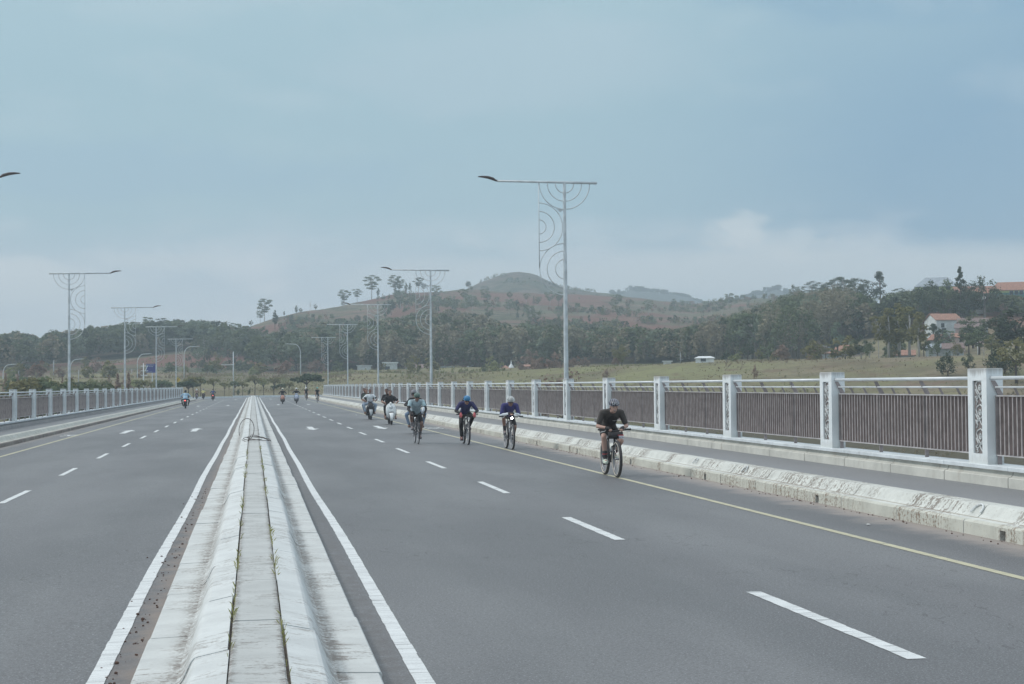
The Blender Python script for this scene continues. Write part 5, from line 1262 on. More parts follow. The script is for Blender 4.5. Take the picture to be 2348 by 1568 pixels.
# ---------------------------------------------------------------- people
def V3(*a): return np.array(a, float)
def unit(v): return v/(np.linalg.norm(v)+1e-9)
def ik(a, c, l1, l2, pole):
    d = c - a; L_ = np.linalg.norm(d)
    if L_ > (l1+l2)*.999: c = a + d*(l1+l2)*.999/L_; d = c - a; L_ = np.linalg.norm(d)
    x = (l1*l1 - l2*l2 + L_*L_)/(2*L_); h = math.sqrt(max(0, l1*l1 - x*x)); n = unit(d)
    p = pole - n*np.dot(pole, n); return a + n*x + unit(p)*h, c
def solid(mb, name, mats, parent, vox, smooth=3, world=False):
    me = mb.mesh('tmp', mats); o = bpy.data.objects.new('tmp', me); COL.objects.link(o)
    m = o.modifiers.new('r', 'REMESH'); m.mode = 'VOXEL'; m.voxel_size = vox; m.use_smooth_shade = True
    if smooth: s = o.modifiers.new('s', 'SMOOTH'); s.iterations = smooth; s.factor = .5
    dg = bpy.context.evaluated_depsgraph_get(); res = bpy.data.meshes.new_from_object(o.evaluated_get(dg))
    bpy.data.objects.remove(o); res.materials.clear()
    for k in (mats if isinstance(mats, (list, tuple)) else [mats]): res.materials.append(k)
    return link_mesh(name, res, parent)
def cloth(name, c, r=.8): return P(name, c, r, .12, 14, bump=.003)
SKIN = P('skin', (.36, .215, .165), .6, .08, 10); SKIND = P('skin_tanned', (.25, .145, .11), .6, .08, 10); SKINL = P('skin_light', (.46, .29, .235), .6, .06, 10)
HAIR = P('black_hair', (.022, .018, .018), .6); BLKC = cloth('black_cloth', (.028, .025, .026)); LENS = P('dark_lens', (.03, .02, .025), .15, .1, 5)
def head_axes(face, upv):
    f = unit(face); r = unit(np.cross(f, upv)); u = np.cross(r, f); return np.array([r, f, u])
def build_person(label, hip, chest, hands, feet, face, head, skin=SKIN, jersey=None, sleeve=.6, bottom=None, blen=.45, shoes=None, vox=.009, group=None,
                 helmet=None, hair=True, glasses=False, gloves=None, sleeves2=None, socks=None, mouth=None, elbow_pole=((.8, -.3, -.5), (-.8, -.3, -.5)), knee_out=.25, loc=(0, 0, 0), rz=0, shw=.185, extra=None, hair_s=1.0, fat=1.0, name='person', finger_dir=None, mask=None, jersey_len=1.0, knee_pole_y=1.0):
    """local frame: x right, y forward, z up; hands/feet = (right, left)"""
    t = empty(name, loc, rz, label, 'person', group)
    hip, chest, head = V3(*hip), V3(*chest), V3(*head); up = unit(chest - hip); R_ = V3(1, 0, 0); F_ = np.cross(up, R_)*-1
    F_ = unit(np.cross(up, R_)); F_ = F_ if F_[1] > 0 or abs(F_[1]) < .2 and F_[2] < 0 else -F_
    ax = np.array([R_, F_, up]); mid = (hip + chest)/2
    b = MB(); seg = [(1, feet[0], hands[0]), (-1, feet[1], hands[1])]
    tors = lambda m, g: [m.ell(hip + up*.02, (.155*fat+g, .115*fat+g, .12+g), ax), m.ell(hip + up*.13, (.138*fat+g, .105*fat+g, .13+g), ax), m.ell(mid + up*.05, (.142*fat+g, .112*fat+g, .17+g), ax), m.ell(chest - up*.07, (.168+g, .122*fat+g, .145+g), ax),
                         m.cap(chest - R_*(shw-.03) + up*.005, chest + R_*(shw-.03) + up*.005, .064+g, .064+g), m.cap(hip+up*.05, chest-up*.06, .11*fat+g, .125+g)]
    tors(b, 0); neckb = chest + up*.05; b.cap(neckb, head - V3(0, 0, .05), .058, .054)
    hx = head_axes(V3(*face), V3(0, 0, 1)); rr, ff, uu = hx
    b.ell(head + uu*.02, (.074, .092, .105), hx); b.ell(head - uu*.045 + ff*.022, (.056, .066, .068), hx); b.cap(head - uu*.085 + ff*.05, head - uu*.09 + ff*.056, .028, .026)
    b.cap(head - uu*.018 + ff*.092, head + uu*.022 + ff*.086, .0135, .008); b.ell(head - uu*.062 + ff*.078, (.022, .012, .012), hx)
    b.cap(head + uu*.036 + ff*.078 - rr*.035, head + uu*.036 + ff*.078 + rr*.035, .013)                     # brow
    for s in (1, -1): b.ell(head + rr*s*.075 - ff*.005, (.012, .02, .032), hx); b.ell(head - uu*.02 + ff*.062 + rr*s*.036, (.02, .016, .02), hx)
    J = []
    for (s, ft, hd), pole in zip(seg, elbow_pole):
        sh = chest + R_*s*shw + up*.0; hd = V3(*hd); el, wr = ik(sh, hd, .285, .255, V3(*pole)*V3(1, 1, 1))
        b.cap(sh, el, .048*fat**.5, .039); b.cap(el, wr, .040, .028)
        fa = unit(wr - el); fd = fa if finger_dir is None else unit(V3(*finger_dir[0 if s > 0 else 1])); fd = unit(fd)
        pn = unit(np.cross(fd, V3(0, 0, 1))); palm = wr + fd*.055; dn = np.cross(pn, fd); dn = dn if dn[2] < 0 else -dn
        b.ell(palm, (.040, .050, .019), np.array([pn, fd, dn]), 10, 6)
        for q, (o_, ln) in enumerate(((-.030, .030), (-.010, .036), (.010, .034), (.029, .027))):        # four fingers, curled
            k0 = palm + fd*.042 + pn*o_; k1 = k0 + unit(fd*.75 + dn*.6)*ln; k2 = k1 + unit(fd*.05 + dn)*ln*.85; k3 = k2 + unit(-fd*.7 + dn*.5)*ln*.5
            b.cap(k0, k1, .0098, .0092, 7); b.cap(k1, k2, .0092, .0086, 7); b.cap(k2, k3, .0086, .008, 7)
        inn = pn if np.dot(pn, R_)*s < 0 else -pn; t0 = palm - fd*.025 + inn*.032; t1 = t0 + unit(inn*.6 + fd*.6 + dn*.35)*.035; t2 = t1 + unit(fd*.6 + dn*.7 + inn*.1)*.03
        b.cap(t0, t1, .0125, .0108, 7); b.cap(t1, t2, .0108, .009, 7)
        hj = hip + R_*s*.088 + up*.0; ft = V3(*ft); kn, an = ik(hj, ft, .435, .42, V3(s*knee_out, knee_pole_y, .35))
        b.cap(hj, hj*.45 + kn*.55, .085*fat**.5, .068); b.cap(hj*.45 + kn*.55, kn, .068, .053); calf = kn*.65 + an*.35 - V3(0, .018, 0); b.cap(kn, calf, .052, .052); b.cap(calf, an, .052, .036)
        b.cap(an + V3(0, -.03, -.035), an + V3(s*.01, .13, -.06), .034, .028)
        J.append((s, sh, el, wr, palm, fd, pn, dn, hj, kn, an, inn, calf))
    body = solid(b, 'body', skin, t, vox)
    if jersey:
        m = MB(); g = .013
        m.ell(mid + up*.05, (.142*fat+g, .112*fat+g, .17+g), ax); m.ell(hip + up*.13, (.142*fat+g, .112*fat+g, .12+g), ax)
        if jersey_len > 1: m.ell(hip + up*.03, (.165*fat+g, .13*fat+g, .12+g), ax)
        m.ell(chest - up*.07, (.168+g, .122*fat+g, .145+g), ax); m.cap(chest - R_*(shw-.03) + up*.005, chest + R_*(shw-.03) + up*.005, .064+g); m.cap(hip+up*.08, chest-up*.06, .118*fat+g, .128+g); m.cap(chest, chest+up*.075, .07, .066)
        for s, sh, el, wr, *_ in J:
            e = sh + (el-sh)*min(1, sleeve); m.cap(sh, e, .062*fat**.5+g*.5, .052+g*.4)
            if sleeve > 1: m.cap(el, el + (wr-el)*(sleeve-1), .048+g*.3, .038+g*.3)
        jo = solid(m, 'jersey', jersey, t, vox*1.1, 2)
    if bottom:
        m = MB(); g = .011; m.ell(hip + up*.02, (.155*fat+g, .115*fat+g, .12+g), ax); m.ell(hip + up*.10, (.140*fat+g*.6, .105*fat+g*.6, .08), ax)
        for J_ in J:
            s, hj, kn, an, calf = J_[0], J_[8], J_[9], J_[10], J_[12]
            if blen <= 1: e = hj + (kn-hj)*blen; m.cap(hj, e, .085*fat**.5+g, .085+(.053-.085)*blen+g)
            else: m.cap(hj, hj*.45+kn*.55, .085*fat**.5+g, .070+g); m.cap(hj*.45+kn*.55, kn, .070+g, .056+g); e = kn + (an-kn)*(blen-1); m.cap(kn, kn + (calf-kn)*min(1, (blen-1)*1.6), .055+g, .054+g); m.cap(kn + (calf-kn)*min(1, (blen-1)*1.6), e, .052+g, .042+g)
        solid(m, 'trousers' if blen > 1 else 'shorts', bottom, t, vox*1.1, 2)
    for J_ in J:
        s, sh, el, wr, palm, fd, pn, dn, hj, kn, an, inn, calf = J_
        if sleeves2:
            m = MB(); m.cap(sh + (el-sh)*.5, el, .053, .046); m.cap(el, wr, .046, .034); solid(m, 'arm_warmer', sleeves2, t, vox*1.1, 2)
        if gloves:
            m = MB(); m.ell(palm, (.047, .056, .026), np.array([pn, fd, dn]), 10, 6); m.cap(wr, palm, .034, .036)
            for o_ in (-.030, -.010, .010, .029): k0 = palm + fd*.042 + pn*o_; m.cap(k0 - fd*.01, k0 + unit(fd*.75 + dn*.6)*.02, .0145, .0135, 7)
            solid(m, 'glove', gloves, t, vox, 1)
        if socks:
            m = MB(); m.cap(an + (kn-an)*.30, an, .050, .045); m.cap(an, an+V3(0, .05, -.05), .045, .04); solid(m, 'sock', socks, t, vox*1.1, 1)
        if shoes:
            m = MB(); a = an + V3(0, 0, -.045); m.cap(a + V3(0, -.055, -.01), a + V3(s*.012, .155, -.035), .046, .036); m.cap(a + V3(0, -.03, .02), a + V3(0, .06, -.01), .046, .044); m.ell(a + V3(s*.006, .055, -.045), (.046, .135, .016)); solid(m, 'shoe', shoes, t, vox, 1)
    # face
    for s in (1, -1):
        if not glasses:
            m = MB(); m.ell(head + rr*s*.031 + uu*.012 + ff*.083, (.013, .006, .0065), hx, 8, 5); m.build('eye', HAIR, t, True)
            m = MB(); m.cap(head + rr*s*.018 + uu*.035 + ff*.092, head + rr*s*.046 + uu*.033 + ff*.083, .0045, .0035, 6); m.build('eyebrow', HAIR, t, True)
    m = MB(); mo = mouth or 'closed'
    if mo == 'open': m.ell(head - uu*.064 + ff*.087, (.021, .008, .014), hx, 10, 6)
    else: m.cap(head - uu*.060 + ff*.090 - rr*.019, head - uu*.060 + ff*.090 + rr*.019, .0052, None, 6)
    m.build('mouth', P('lips', (.20, .075, .07), .5) if mo != 'open' else P('open_mouth', (.10, .03, .03), .5), t, True)
    if mo == 'open': m = MB(); m.cap(head - uu*.055 + ff*.094 - rr*.013, head - uu*.055 + ff*.094 + rr*.013, .0035, None, 6); m.build('teeth', P('teeth', (.75, .73, .70), .3), t, True)
    if glasses:
        m = MB()
        for s in (1, -1): m.ell(head + rr*s*.034 + uu*.010 + ff*.088, (.032, .011, .018), hx, 10, 6); m.cap(head + rr*s*.062 + uu*.012 + ff*.07, head + rr*s*.08 + uu*.01 - ff*.0, .004, None, 5)
        m.cap(head - rr*.02 + uu*.014 + ff*.094, head + rr*.02 + uu*.014 + ff*.094, .006); solid(m, 'sunglasses', LENS, t, .005, 1)
    if mask: m = MB(); m.ell(head - uu*.045 + ff*.035, (.064, .072, .06), hx); solid(m, 'face_mask', mask, t, .009, 1)
    if hair:
        m = MB(); k = hair_s; m.ell(head + uu*.045 - ff*.018, (.081*k, .092*k, .078*k), hx); m.ell(head - uu*.0 - ff*.04, (.076*k, .066*k, .085*k), hx)
        rng = random.Random(len(label))
        for i in range(14): a = rng.uniform(-1.9, 1.9); c = head + uu*rng.uniform(.07, .095) + rr*.06*math.sin(a) + ff*.055*math.cos(a); m.cap(c, c + (rr*math.sin(a)*.5 + ff*.6*math.cos(a) - uu*.1)*.03, .02, .009, 6)
        solid(m, 'hair', HAIR, t, .008, 1)
    if helmet and helmet[0] == 'bike':
        rw_ = .0105 if helmet[1].name in ('helmet_white', 'helmet_blue') else .0085; hl = MB(); tl = unit(uu*.93 + ff*.10); hr = rr; hf = unit(np.cross(tl, hr)); hf = hf if np.dot(hf, ff) > 0 else -hf; hax = np.array([hr, hf, tl]); hc = head + uu*.052 - ff*.010
        hl.ell(hc, (.094, .116, .098), hax, 18, 8, -8, 90); hm = solid(hl, 'helmet', helmet[2], t, .008, 1)
        rib = MB()                                           # vented shell: ribs running front to back
        for q in (-.84, -.52, -.18, .18, .52, .84):
            pts = []
            for a in np.linspace(-.12 if abs(q) < .8 else .05, math.pi+.02, 12):
                x = q*.100; cz = math.sqrt(max(.02, 1-q*q)); pts.append(hc + hr*x + hf*math.cos(a)*.124*cz**.55*(1-.08*abs(q)) + tl*max(-.02, math.sin(a)*.106*cz**.8))
            rib.tube(pts, [.006] + [rw_]*10 + [.006], 6)
        for zz, sc_ in ((-.012, 1.0),): rib.torus(hc + tl*zz, tl, .101, .008, 22, 6, .8)
        if len(helmet) > 3: pass
        ro = rib.build('shell_rib', helmet[1], hm, True)
        m = MB(); m.tube([head + rr*s_*.075 + uu*.03 for s_ in (1,)] + [head + rr*.066 - uu*.05 + ff*.02, head - uu*.105 + ff*.03, head - rr*.066 - uu*.05 + ff*.02, head - rr*.075 + uu*.03], .0045, 5); m.build('chin_strap', BLKC, hm)
    if helmet and helmet[0] in ('open', 'full'):
        hl = MB(); hl.ell(head + uu*.03 - ff*.015, (.118, .132, .122), hx, 16, 9, -30, 90); hl.ell(head - uu*.02 - ff*.045, (.108, .09, .095), hx); hm = solid(hl, 'helmet', helmet[1], t, .010, 2)
        m = MB(); m.ell(head + uu*.012 + ff*.055, (.098, .075, .055 if helmet[0] == 'open' else .07), hx); solid(m, 'visor', helmet[2], hm, .010, 1)
        if helmet[0] == 'full': m = MB(); m.ell(head - uu*.065 + ff*.035, (.09, .09, .05), hx); solid(m, 'chin_bar', helmet[2], hm, .010, 1)
    t['ax'] = 0
    del t['ax']
    return t, J, ax, chest, up, F_

# ---------------------------------------------------------------- bicycles
TYRE = P('tyre_rubber', (.05, .047, .05), .8, .15, 10); WALLT = P('tan_sidewall', (.52, .48, .42), .7); RIM = P('rim_alloy', (.30, .30, .32), .35, .1, 6, .5); SPK = P('spoke_steel', (.45, .45, .47), .3, .05, 5, .7)
FRB = P('frame_black', (.035, .033, .037), .4, .1, 6); GRIP = P('grip_rubber', (.03, .028, .03), .8); ALU = P('silver_alloy', (.55, .57, .58), .3, .08, 6, .6)
def wheel(parent, y, R_, tr, wallm, nsp=16, rimw=1.0):
    m = MB(); m.torus((0, y, R_), (1, 0, 0), R_-tr, tr, 40, 10, 1.0); w = m.build('wheel', TYRE, parent, True)
    if wallm:
        m = MB()
        for s in (1, -1): m.torus((s*tr*.72, y, R_), (1, 0, 0), R_-tr*1.5, tr*.42, 40, 6)
        m.build('sidewall', wallm, w, True)
    m = MB(); m.torus((0, y, R_), (1, 0, 0), R_-2*tr-.006, .013*rimw, 36, 6, 1.1); m.build('rim', RIM, w, True)
    m = MB()
    for k in range(nsp):
        a = 2*math.pi*k/nsp; s = .025 if k % 2 else -.025; m.tube([(s, y + .02*math.cos(a), R_+.02*math.sin(a)), (0, y + (R_-2*tr)*math.cos(a+.12), R_ + (R_-2*tr)*math.sin(a+.12))], .0016, 4)
    m.build('spokes', SPK, w)
    m = MB(); m.tube([(-.05, y, R_), (.05, y, R_)], .02, 8); m.build('hub', RIM, w, True); return w
def bicycle(label, loc, rz, frame=FRB, R_=.365, tr=.026, wall=WALLT, bar='flat', barw=.36, light=None, bag=None, bottle=True, fork=None, crank=.35, group=None, accent=None, suspension=False, towel=False, fender=False):
    t = empty('bicycle', loc, rz, label, 'bicycle', group); fk = fork or frame
    fw, rw = .62, -.45; wheel(t, fw, R_, tr, wall); wheel(t, rw, R_, tr, wall)
    bb = V3(0, 0, .29); st = V3(0, -.16, .80); ht0 = V3(0, .42, .70); ht1 = V3(0, .385, .83)
    m = MB()
    for a, c, r in ((bb, st, .017), (st*.93+bb*.07, ht1, .017), (bb, ht0, .023), (ht0-V3(0, -.008, .03), ht1+V3(0, -.005, .02), .024)): m.tube([a, c], r, 8)
    for s in (1, -1): m.tube([bb+V3(s*.03, 0, 0), V3(s*.06, rw, R_)], .010, 6); m.tube([st*.94+bb*.06+V3(s*.012, 0, 0), V3(s*.06, rw, R_)], .009, 6)
    m.build('frame', frame, t, True)
    m = MB(); m.tube([ht0 - V3(0, -.012, .03), ht0 - V3(0, -.025, .075)], .022, 8)
    for s in (1, -1): m.tube([ht0 + V3(s*.02, .02, -.075), ht0 + V3(s*.062, .03, -.10), V3(s*.064, fw-.09, R_+.16), V3(s*.062, fw, R_)], [.017, .019, .018 if suspension else .013, .012], 7)
    m.build('fork', fk, t, True)
    if suspension:
        m = MB()
        for s in (1, -1): m.tube([ht0 + V3(s*.062, .035, -.12), V3(s*.064, fw-.10, R_+.15)], .0195, 8)
        m.build('stanchion', ALU, t, True)
    top = ht1 + V3(0, -.01, .05); cl = top + V3(0, .07, .03); m = MB(); m.tube([ht1, top], .018, 8); m.tube([top, cl], .017, 8); m.build('stem', frame, t, True)
    hz = cl[2]
    if bar == 'flat':
        m = MB(); m.tube([(-barw, cl[1]-.04, hz+.03), (-.12, cl[1]-.005, hz+.012), (0, cl[1], hz), (.12, cl[1]-.005, hz+.012), (barw, cl[1]-.04, hz+.03)], .013, 7); hb = m.build('handlebar', frame, t, True)
        for s in (1, -1):
            m = MB(); m.tube([(s*(barw-.13), cl[1]-.03, hz+.026), (s*barw, cl[1]-.04, hz+.031)], .018, 8); m.build('grip', GRIP, hb, True)
            m = MB(); m.tube([(s*(barw-.15), cl[1]-.01, hz+.02), (s*(barw-.12), cl[1]+.05, hz-.0), (s*(barw-.03), cl[1]+.06, hz-.02)], [.012, .008, .006], 6); m.build('brake_lever', ALU, hb, True)
    else:
        m = MB()
        for s in (1, -1): m.tube([(0, cl[1], hz), (s*.17, cl[1], hz), (s*.205, cl[1]+.03, hz), (s*.21, cl[1]+.09, hz-.01), (s*.215, cl[1]+.10, hz-.06), (s*.22, cl[1]+.06, hz-.12), (s*.22, cl[1]-.02, hz-.13)], .014, 7)
        hb = m.build('handlebar', GRIP, t, True)
        for s in (1, -1): m = MB(); m.cap((s*.21, cl[1]+.07, hz), (s*.213, cl[1]+.12, hz+.045), .019, .015); m.tube([(s*.213, cl[1]+.12, hz+.02), (s*.218, cl[1]+.12, hz-.09)], .007, 5); m.build('brake_lever', GRIP, hb, True)
    m = MB(); m.tube([st, st+V3(0, -.045, .13)], .014, 7); m.build('seat_post', frame, t, True)
    sz = st + V3(0, -.05, .15); m = MB(); m.loft([((0, sz[1]-.12, sz[2]+.01), (1, 0, 0), .07, (0, 0, 1), .022), ((0, sz[1]-.03, sz[2]), (1, 0, 0), .055, (0, 0, 1), .02), ((0, sz[1]+.15, sz[2]), (1, 0, 0), .018, (0, 0, 1), .016)], 12); m.build('saddle', GRIP, t, True)
    ca, sa = math.cos(crank), math.sin(crank); ped = []
    m = MB(); m.tube([(.075, 0, bb[2]), (.09, .17*ca, bb[2]+.17*sa)], .011, 6); m.tube([(-.075, 0, bb[2]), (-.09, -.17*ca, bb[2]-.17*sa)], .011, 6); m.tube([(-.07, 0, bb[2]), (.08, 0, bb[2])], .02, 8); m.torus((.06, 0, bb[2]), (1, 0, 0), .075, .006, 24, 5); m.build('crankset', RIM, t, True)
    for s in (1, -1): c = V3(s*.13, s*.17*ca, bb[2]+s*.17*sa); ped.append(c); m = MB(); m.box(c[0]-.045, c[0]+.045, c[1]-.04, c[1]+.04, c[2]-.012, c[2]+.012); m.build('pedal', GRIP, t)
    m = MB(); m.torus((.045, rw, R_), (1, 0, 0), .045, .016, 20, 5); m.tube([(.055, rw, R_-.05), (.06, rw+.03, R_-.14)], .012, 5); m.tube([(.06, rw, R_+.045), (.06, 0, bb[2]+.075)], .004, 4); m.tube([(.06, rw+.03, R_-.15), (.06, 0, bb[2]-.075)], .004, 4); m.build('drivetrain', RIM, t, True)
    if bottle: m = MB(); p0 = bb*.62 + ht0*.38 + V3(0, -.05, .045); p1 = bb*.35 + ht0*.65 + V3(0, -.05, .045); m.tube([p0, p0*.25+p1*.75, p1], [.035, .035, .018], 9); m.build('bottle', P('bottle_plastic', (.55, .60, .62), .3), t, True)
    if light:
        m = MB(); m.tube([(.0, cl[1]+.03, hz-.015), (.0, cl[1]+.085, hz-.02)], .02, 9); lo = m.build('headlight', FRB, t, True)
        lm = bpy.data.materials.new('lit_lens'); lm.use_nodes = True; bs_ = lm.node_tree.nodes['Principled BSDF']; bs_.inputs['Emission Color'].default_value = (1, 1, 1, 1); bs_.inputs['Emission Strength'].default_value = light
        m = MB(); m.ell((0, cl[1]+.09, hz-.02), (.027, .012, .027)); m.build('lens', lm, lo, True)
    if bag:
        m = MB(); m.loft([((0, cl[1]+.04, hz-.015), (1, 0, 0), .15, (0, 1, 0), .045), ((0, cl[1]+.06, hz-.08), (1, 0, 0), .155, (0, 1, 0), .07), ((0, cl[1]+.05, hz-.15), (1, 0, 0), .13, (0, 1, 0), .055)], 14, 3.2); bo = m.build('handlebar_bag', P('bag_fabric', (.04, .036, .038), .9), t, True)
        m = MB(); m.box(-.145, -.05, cl[1]+.128, cl[1]+.132, hz-.145, hz-.09); m.build('number_plate', P('plate_white', (.7, .7, .72), .5), bo)
        m = MB(); m.box(-.145, -.03, cl[1]+.128, cl[1]+.132, hz-.088, hz-.07); m.build('plate_stripe', P('plate_red', (.5, .05, .05), .5), bo)
        text('0176', .045, P('plate_print', (.08, .08, .2), .5), bo, (-.055, cl[1]+.1335, hz-.135), (math.pi/2, 0, math.pi), 'plate_number')
    return t, ped, cl, hz
OUT = {}
def rider(label, blabel, px, bk, ps, head_dz=0):
    p = on_z(*px); rw_fix = .62
    loc = (p[0], p[1] + rw_fix, 0)                     # front wheel contact is at y + .62 ahead (towards -Y)
    bt, ped, cl, hz = bicycle(blabel, loc, math.pi, **bk)
    feet = tuple((c[0], c[1]-.03, c[2]+.115) for c in ped)
    kw = dict(hip=(0, -.19, .965), feet=feet, loc=loc, rz=math.pi); kw.update(ps(cl, hz)); return build_person(label, **kw)
NAVY = cloth('navy_jersey', (.038, .036, .115)); PURP = cloth('purple_blue_jersey', (.05, .047, .165)); GREYB = cloth('grey_blue_jersey', (.34, .42, .46)); MINT = cloth('pale_mint_cloth', (.42, .56, .60)); CHAR = cloth('charcoal_jersey', (.058, .050, .046))
REDG = cloth('red_glove', (.55, .13, .14)); WHC = cloth('white_cloth', (.72, .76, .80)); GRYSHOE = cloth('grey_shoe', (.22, .20, .21)); WSHOE = cloth('white_shoe', (.62, .68, .58)); SOCK = cloth('dark_sock', (.05, .045, .05)); REDSTR = P('sock_red', (.5, .08, .08), .8)
# 1 black jersey rider in front
A, JA, axA, chA, upA, FA = rider('smiling cyclist in black jersey and black helmet, nearest of all the riders', 'black mountain bike with cream-walled tyres and a front bag, nearest of all',
    (1415, 1095), dict(tr=.030, suspension=True, bag=True, crank=-.25, barw=.335),
    lambda c, h: dict(chest=(0, .19, 1.265), head=(.0, .385, 1.385), face=(0, 1, -.12), hands=((.165, c[1]-.02, h+.065), (-.17, c[1]-.02, h+.065)), skin=SKINL, jersey=CHAR, sleeve=.72, bottom=BLKC, blen=.72, shoes=WSHOE, socks=SOCK, gloves=BLKC,
        helmet=('bike', P('helmet_silver', (.26, .27, .33), .3), P('helmet_black', (.03, .028, .035), .35)), hair=False, mouth='open', vox=.0075, elbow_pole=((.55, -.55, -.5), (-.55, -.55, -.5)), shw=.19))
b = MB(); fwd = FA; c_ = chA - upA*.075 + fwd*.136
b.ell(c_ - V3(1, 0, 0)*.0, (.105, .012, .16), np.array([V3(1, 0, 0), fwd, upA])); b.build('jersey_panel', BLKC, A, True)
m_ = text('Rapha', .036, P('print_pale', (.5, .5, .5), .6), A, tuple(chA - upA*.06 + fwd*.152 + V3(.0, 0, 0)), (0, 0, 0), 'chest_print'); m_.rotation_euler = Matrix((( -1, 0, 0), tuple(upA), tuple(fwd))).transposed().to_euler() if False else (math.radians(62), 0, math.pi)
for J_ in JA:
    an, kn = J_[10], J_[9]; m = MB(); d = unit(kn-an); m.tube([an + d*.085, an + d*.10], .0525, 14); m.build('sock_stripe', REDSTR, A)
b = MB(); hd = V3(0, .385, 1.385)                     # sunglasses parked on the helmet
for s in (1, -1): b.torus(hd + V3(s*.035, .118, .075), (0, 1, .35), .025, .005, 16, 6, 1)
b.build('parked_glasses', P('glasses_white', (.6, .6, .62), .4), A, True)
# 2 white helmet rider
B, JB, *_b = rider('cyclist in white helmet and purple-blue jersey resting on the bars with white arm sleeves', 'dark mountain bike with a bright front light',
    (1174.7, 1031), dict(tr=.028, light=60, crank=.95, barw=.35, fork=P('fork_grey', (.20, .20, .22), .4), wall=P('grey_sidewall', (.42, .42, .42), .7)),
    lambda c, h: dict(chest=(0, .20, 1.245), head=(.0, .385, 1.345), face=(0, 1, -.28), hands=((.07, c[1]-.03, h+.11), (-.07, c[1]-.03, h+.11)), skin=SKIND, jersey=PURP, sleeve=.85, bottom=BLKC, blen=.85, shoes=GRYSHOE, socks=SOCK, gloves=BLKC, sleeves2=WHC,
        helmet=('bike', P('helmet_white', (.72, .74, .74), .3), P('helmet_inner', (.03, .03, .03), .5)), hair=False, glasses=True, vox=.0085, elbow_pole=((.7, -.45, -.55), (-.7, -.45, -.55))))
# 3 blue helmet rider
C_, JC, axC, chC, upC, FC = rider('cyclist in bright blue helmet, navy kit and red gloves hanging over the bars', 'black mountain bike ridden by the cyclist in the blue helmet',
    (1073.6, 1020), dict(tr=.028, crank=-1.25, barw=.34, wall=P('grey_sidewall', (.42, .42, .42), .7)),
    lambda c, h: dict(chest=(0, .17, 1.26), head=(.0, .355, 1.355), face=(0, 1, -.3), hands=((.21, c[1]+.03, h+.055), (-.21, c[1]+.03, h+.055)), skin=SKIN, jersey=NAVY, sleeve=.8, bottom=BLKC, blen=1.9, shoes=P('maroon_shoe', (.16, .08, .08), .7), gloves=REDG, sleeves2=BLKC,
        helmet=('bike', P('helmet_blue', (.07, .36, .70), .3), P('helmet_inner', (.03, .03, .03), .5)), hair=False, glasses=True, vox=.0085, elbow_pole=((.7, -.5, -.15), (-.7, -.5, -.15)), finger_dir=((.05, .45, -.9), (-.05, .45, -.9))))
b = MB(); b.cap(chC - upC*.02 - FC*.17, chC - upC*.28 - FC*.16, .10, .11); solid(b, 'backpack', BLKC, C_, .012, 1)
# 4 grey-blue jersey on drop bars
D_, JD, axD, chD, upD, FD = rider('cyclist in grey-blue jersey with mint sleeves and black and green helmet on a road bike', 'black road bike with drop bars and thin wheels',
    (959, 1018), dict(R_=.345, tr=.016, wall=None, bar='drop', crank=1.0),
    lambda c, h: dict(chest=(0, .14, 1.32), head=(.0, .30, 1.455), face=(0, 1, -.12), hands=((.215, c[1]+.055, h+.045), (-.215, c[1]+.055, h+.045)), skin=SKIND, jersey=GREYB, sleeve=.1, bottom=BLKC, blen=.8, shoes=GRYSHOE, socks=P('grey_sock', (.25, .23, .24), .9), gloves=BLKC, sleeves2=BLKC,
        helmet=('bike', P('helmet_green', (.20, .32, .27), .35), P('helmet_black', (.03, .028, .035), .35)), hair=False, glasses=True, vox=.0085, elbow_pole=((1, -.35, -.5), (-1, -.35, -.5)), shw=.195, fat=1.08))
for J_ in JD:
    sh, el = J_[1], J_[2]; m = MB(); m.cap(sh, sh + (el-sh)*.55, .074, .060); solid(m, 'sleeve', MINT, D_, .009, 1)
b = MB(); b.loft([((-.17, .42, .96), (1, 0, 0), .045, (0, 1, 0), .03), ((-.18, .44, 1.06), (1, 0, 0), .05, (0, 1, 0), .035), ((-.19, .42, 1.16), (1, 0, 0), .03, (0, 1, 0), .02)], 10)
tw = b.build('towel', WHC, None, True); tw.location = D_.location; tw.rotation_euler = D_.rotation_euler; tag(tw, 'white towel hanging from the drop bars of the road bike', 'towel')
# far cyclists
for (px, lab, bl, hel, hz_, gr) in (((702.3, 917.9), 'far cyclist in black with a white helmet by the end of the right parapet', 'distant bicycle under the white-helmeted far cyclist', P('helmet_white', (.72, .74, .74), .3), 1.50, None),
                               ((727.8, 922.9), 'far upright cyclist in black with a teal helmet riding the yellow line', 'distant bicycle under the teal-helmeted far cyclist', P('helmet_teal', (.08, .42, .42), .4), 1.50, None)):
    rider(lab, bl, px, dict(tr=.02, wall=None, crank=.6), lambda c, h: dict(chest=(0, .02, 1.36), head=(0, .10, 1.56), face=(0, 1, -.05), hands=((.24, c[1]-.03, h+.07), (-.24, c[1]-.03, h+.07)), skin=SKIN, jersey=BLKC, sleeve=.6, bottom=BLKC, blen=.8, shoes=BLKC, vox=.016, helmet=('bike', hel, hel), hair=False))

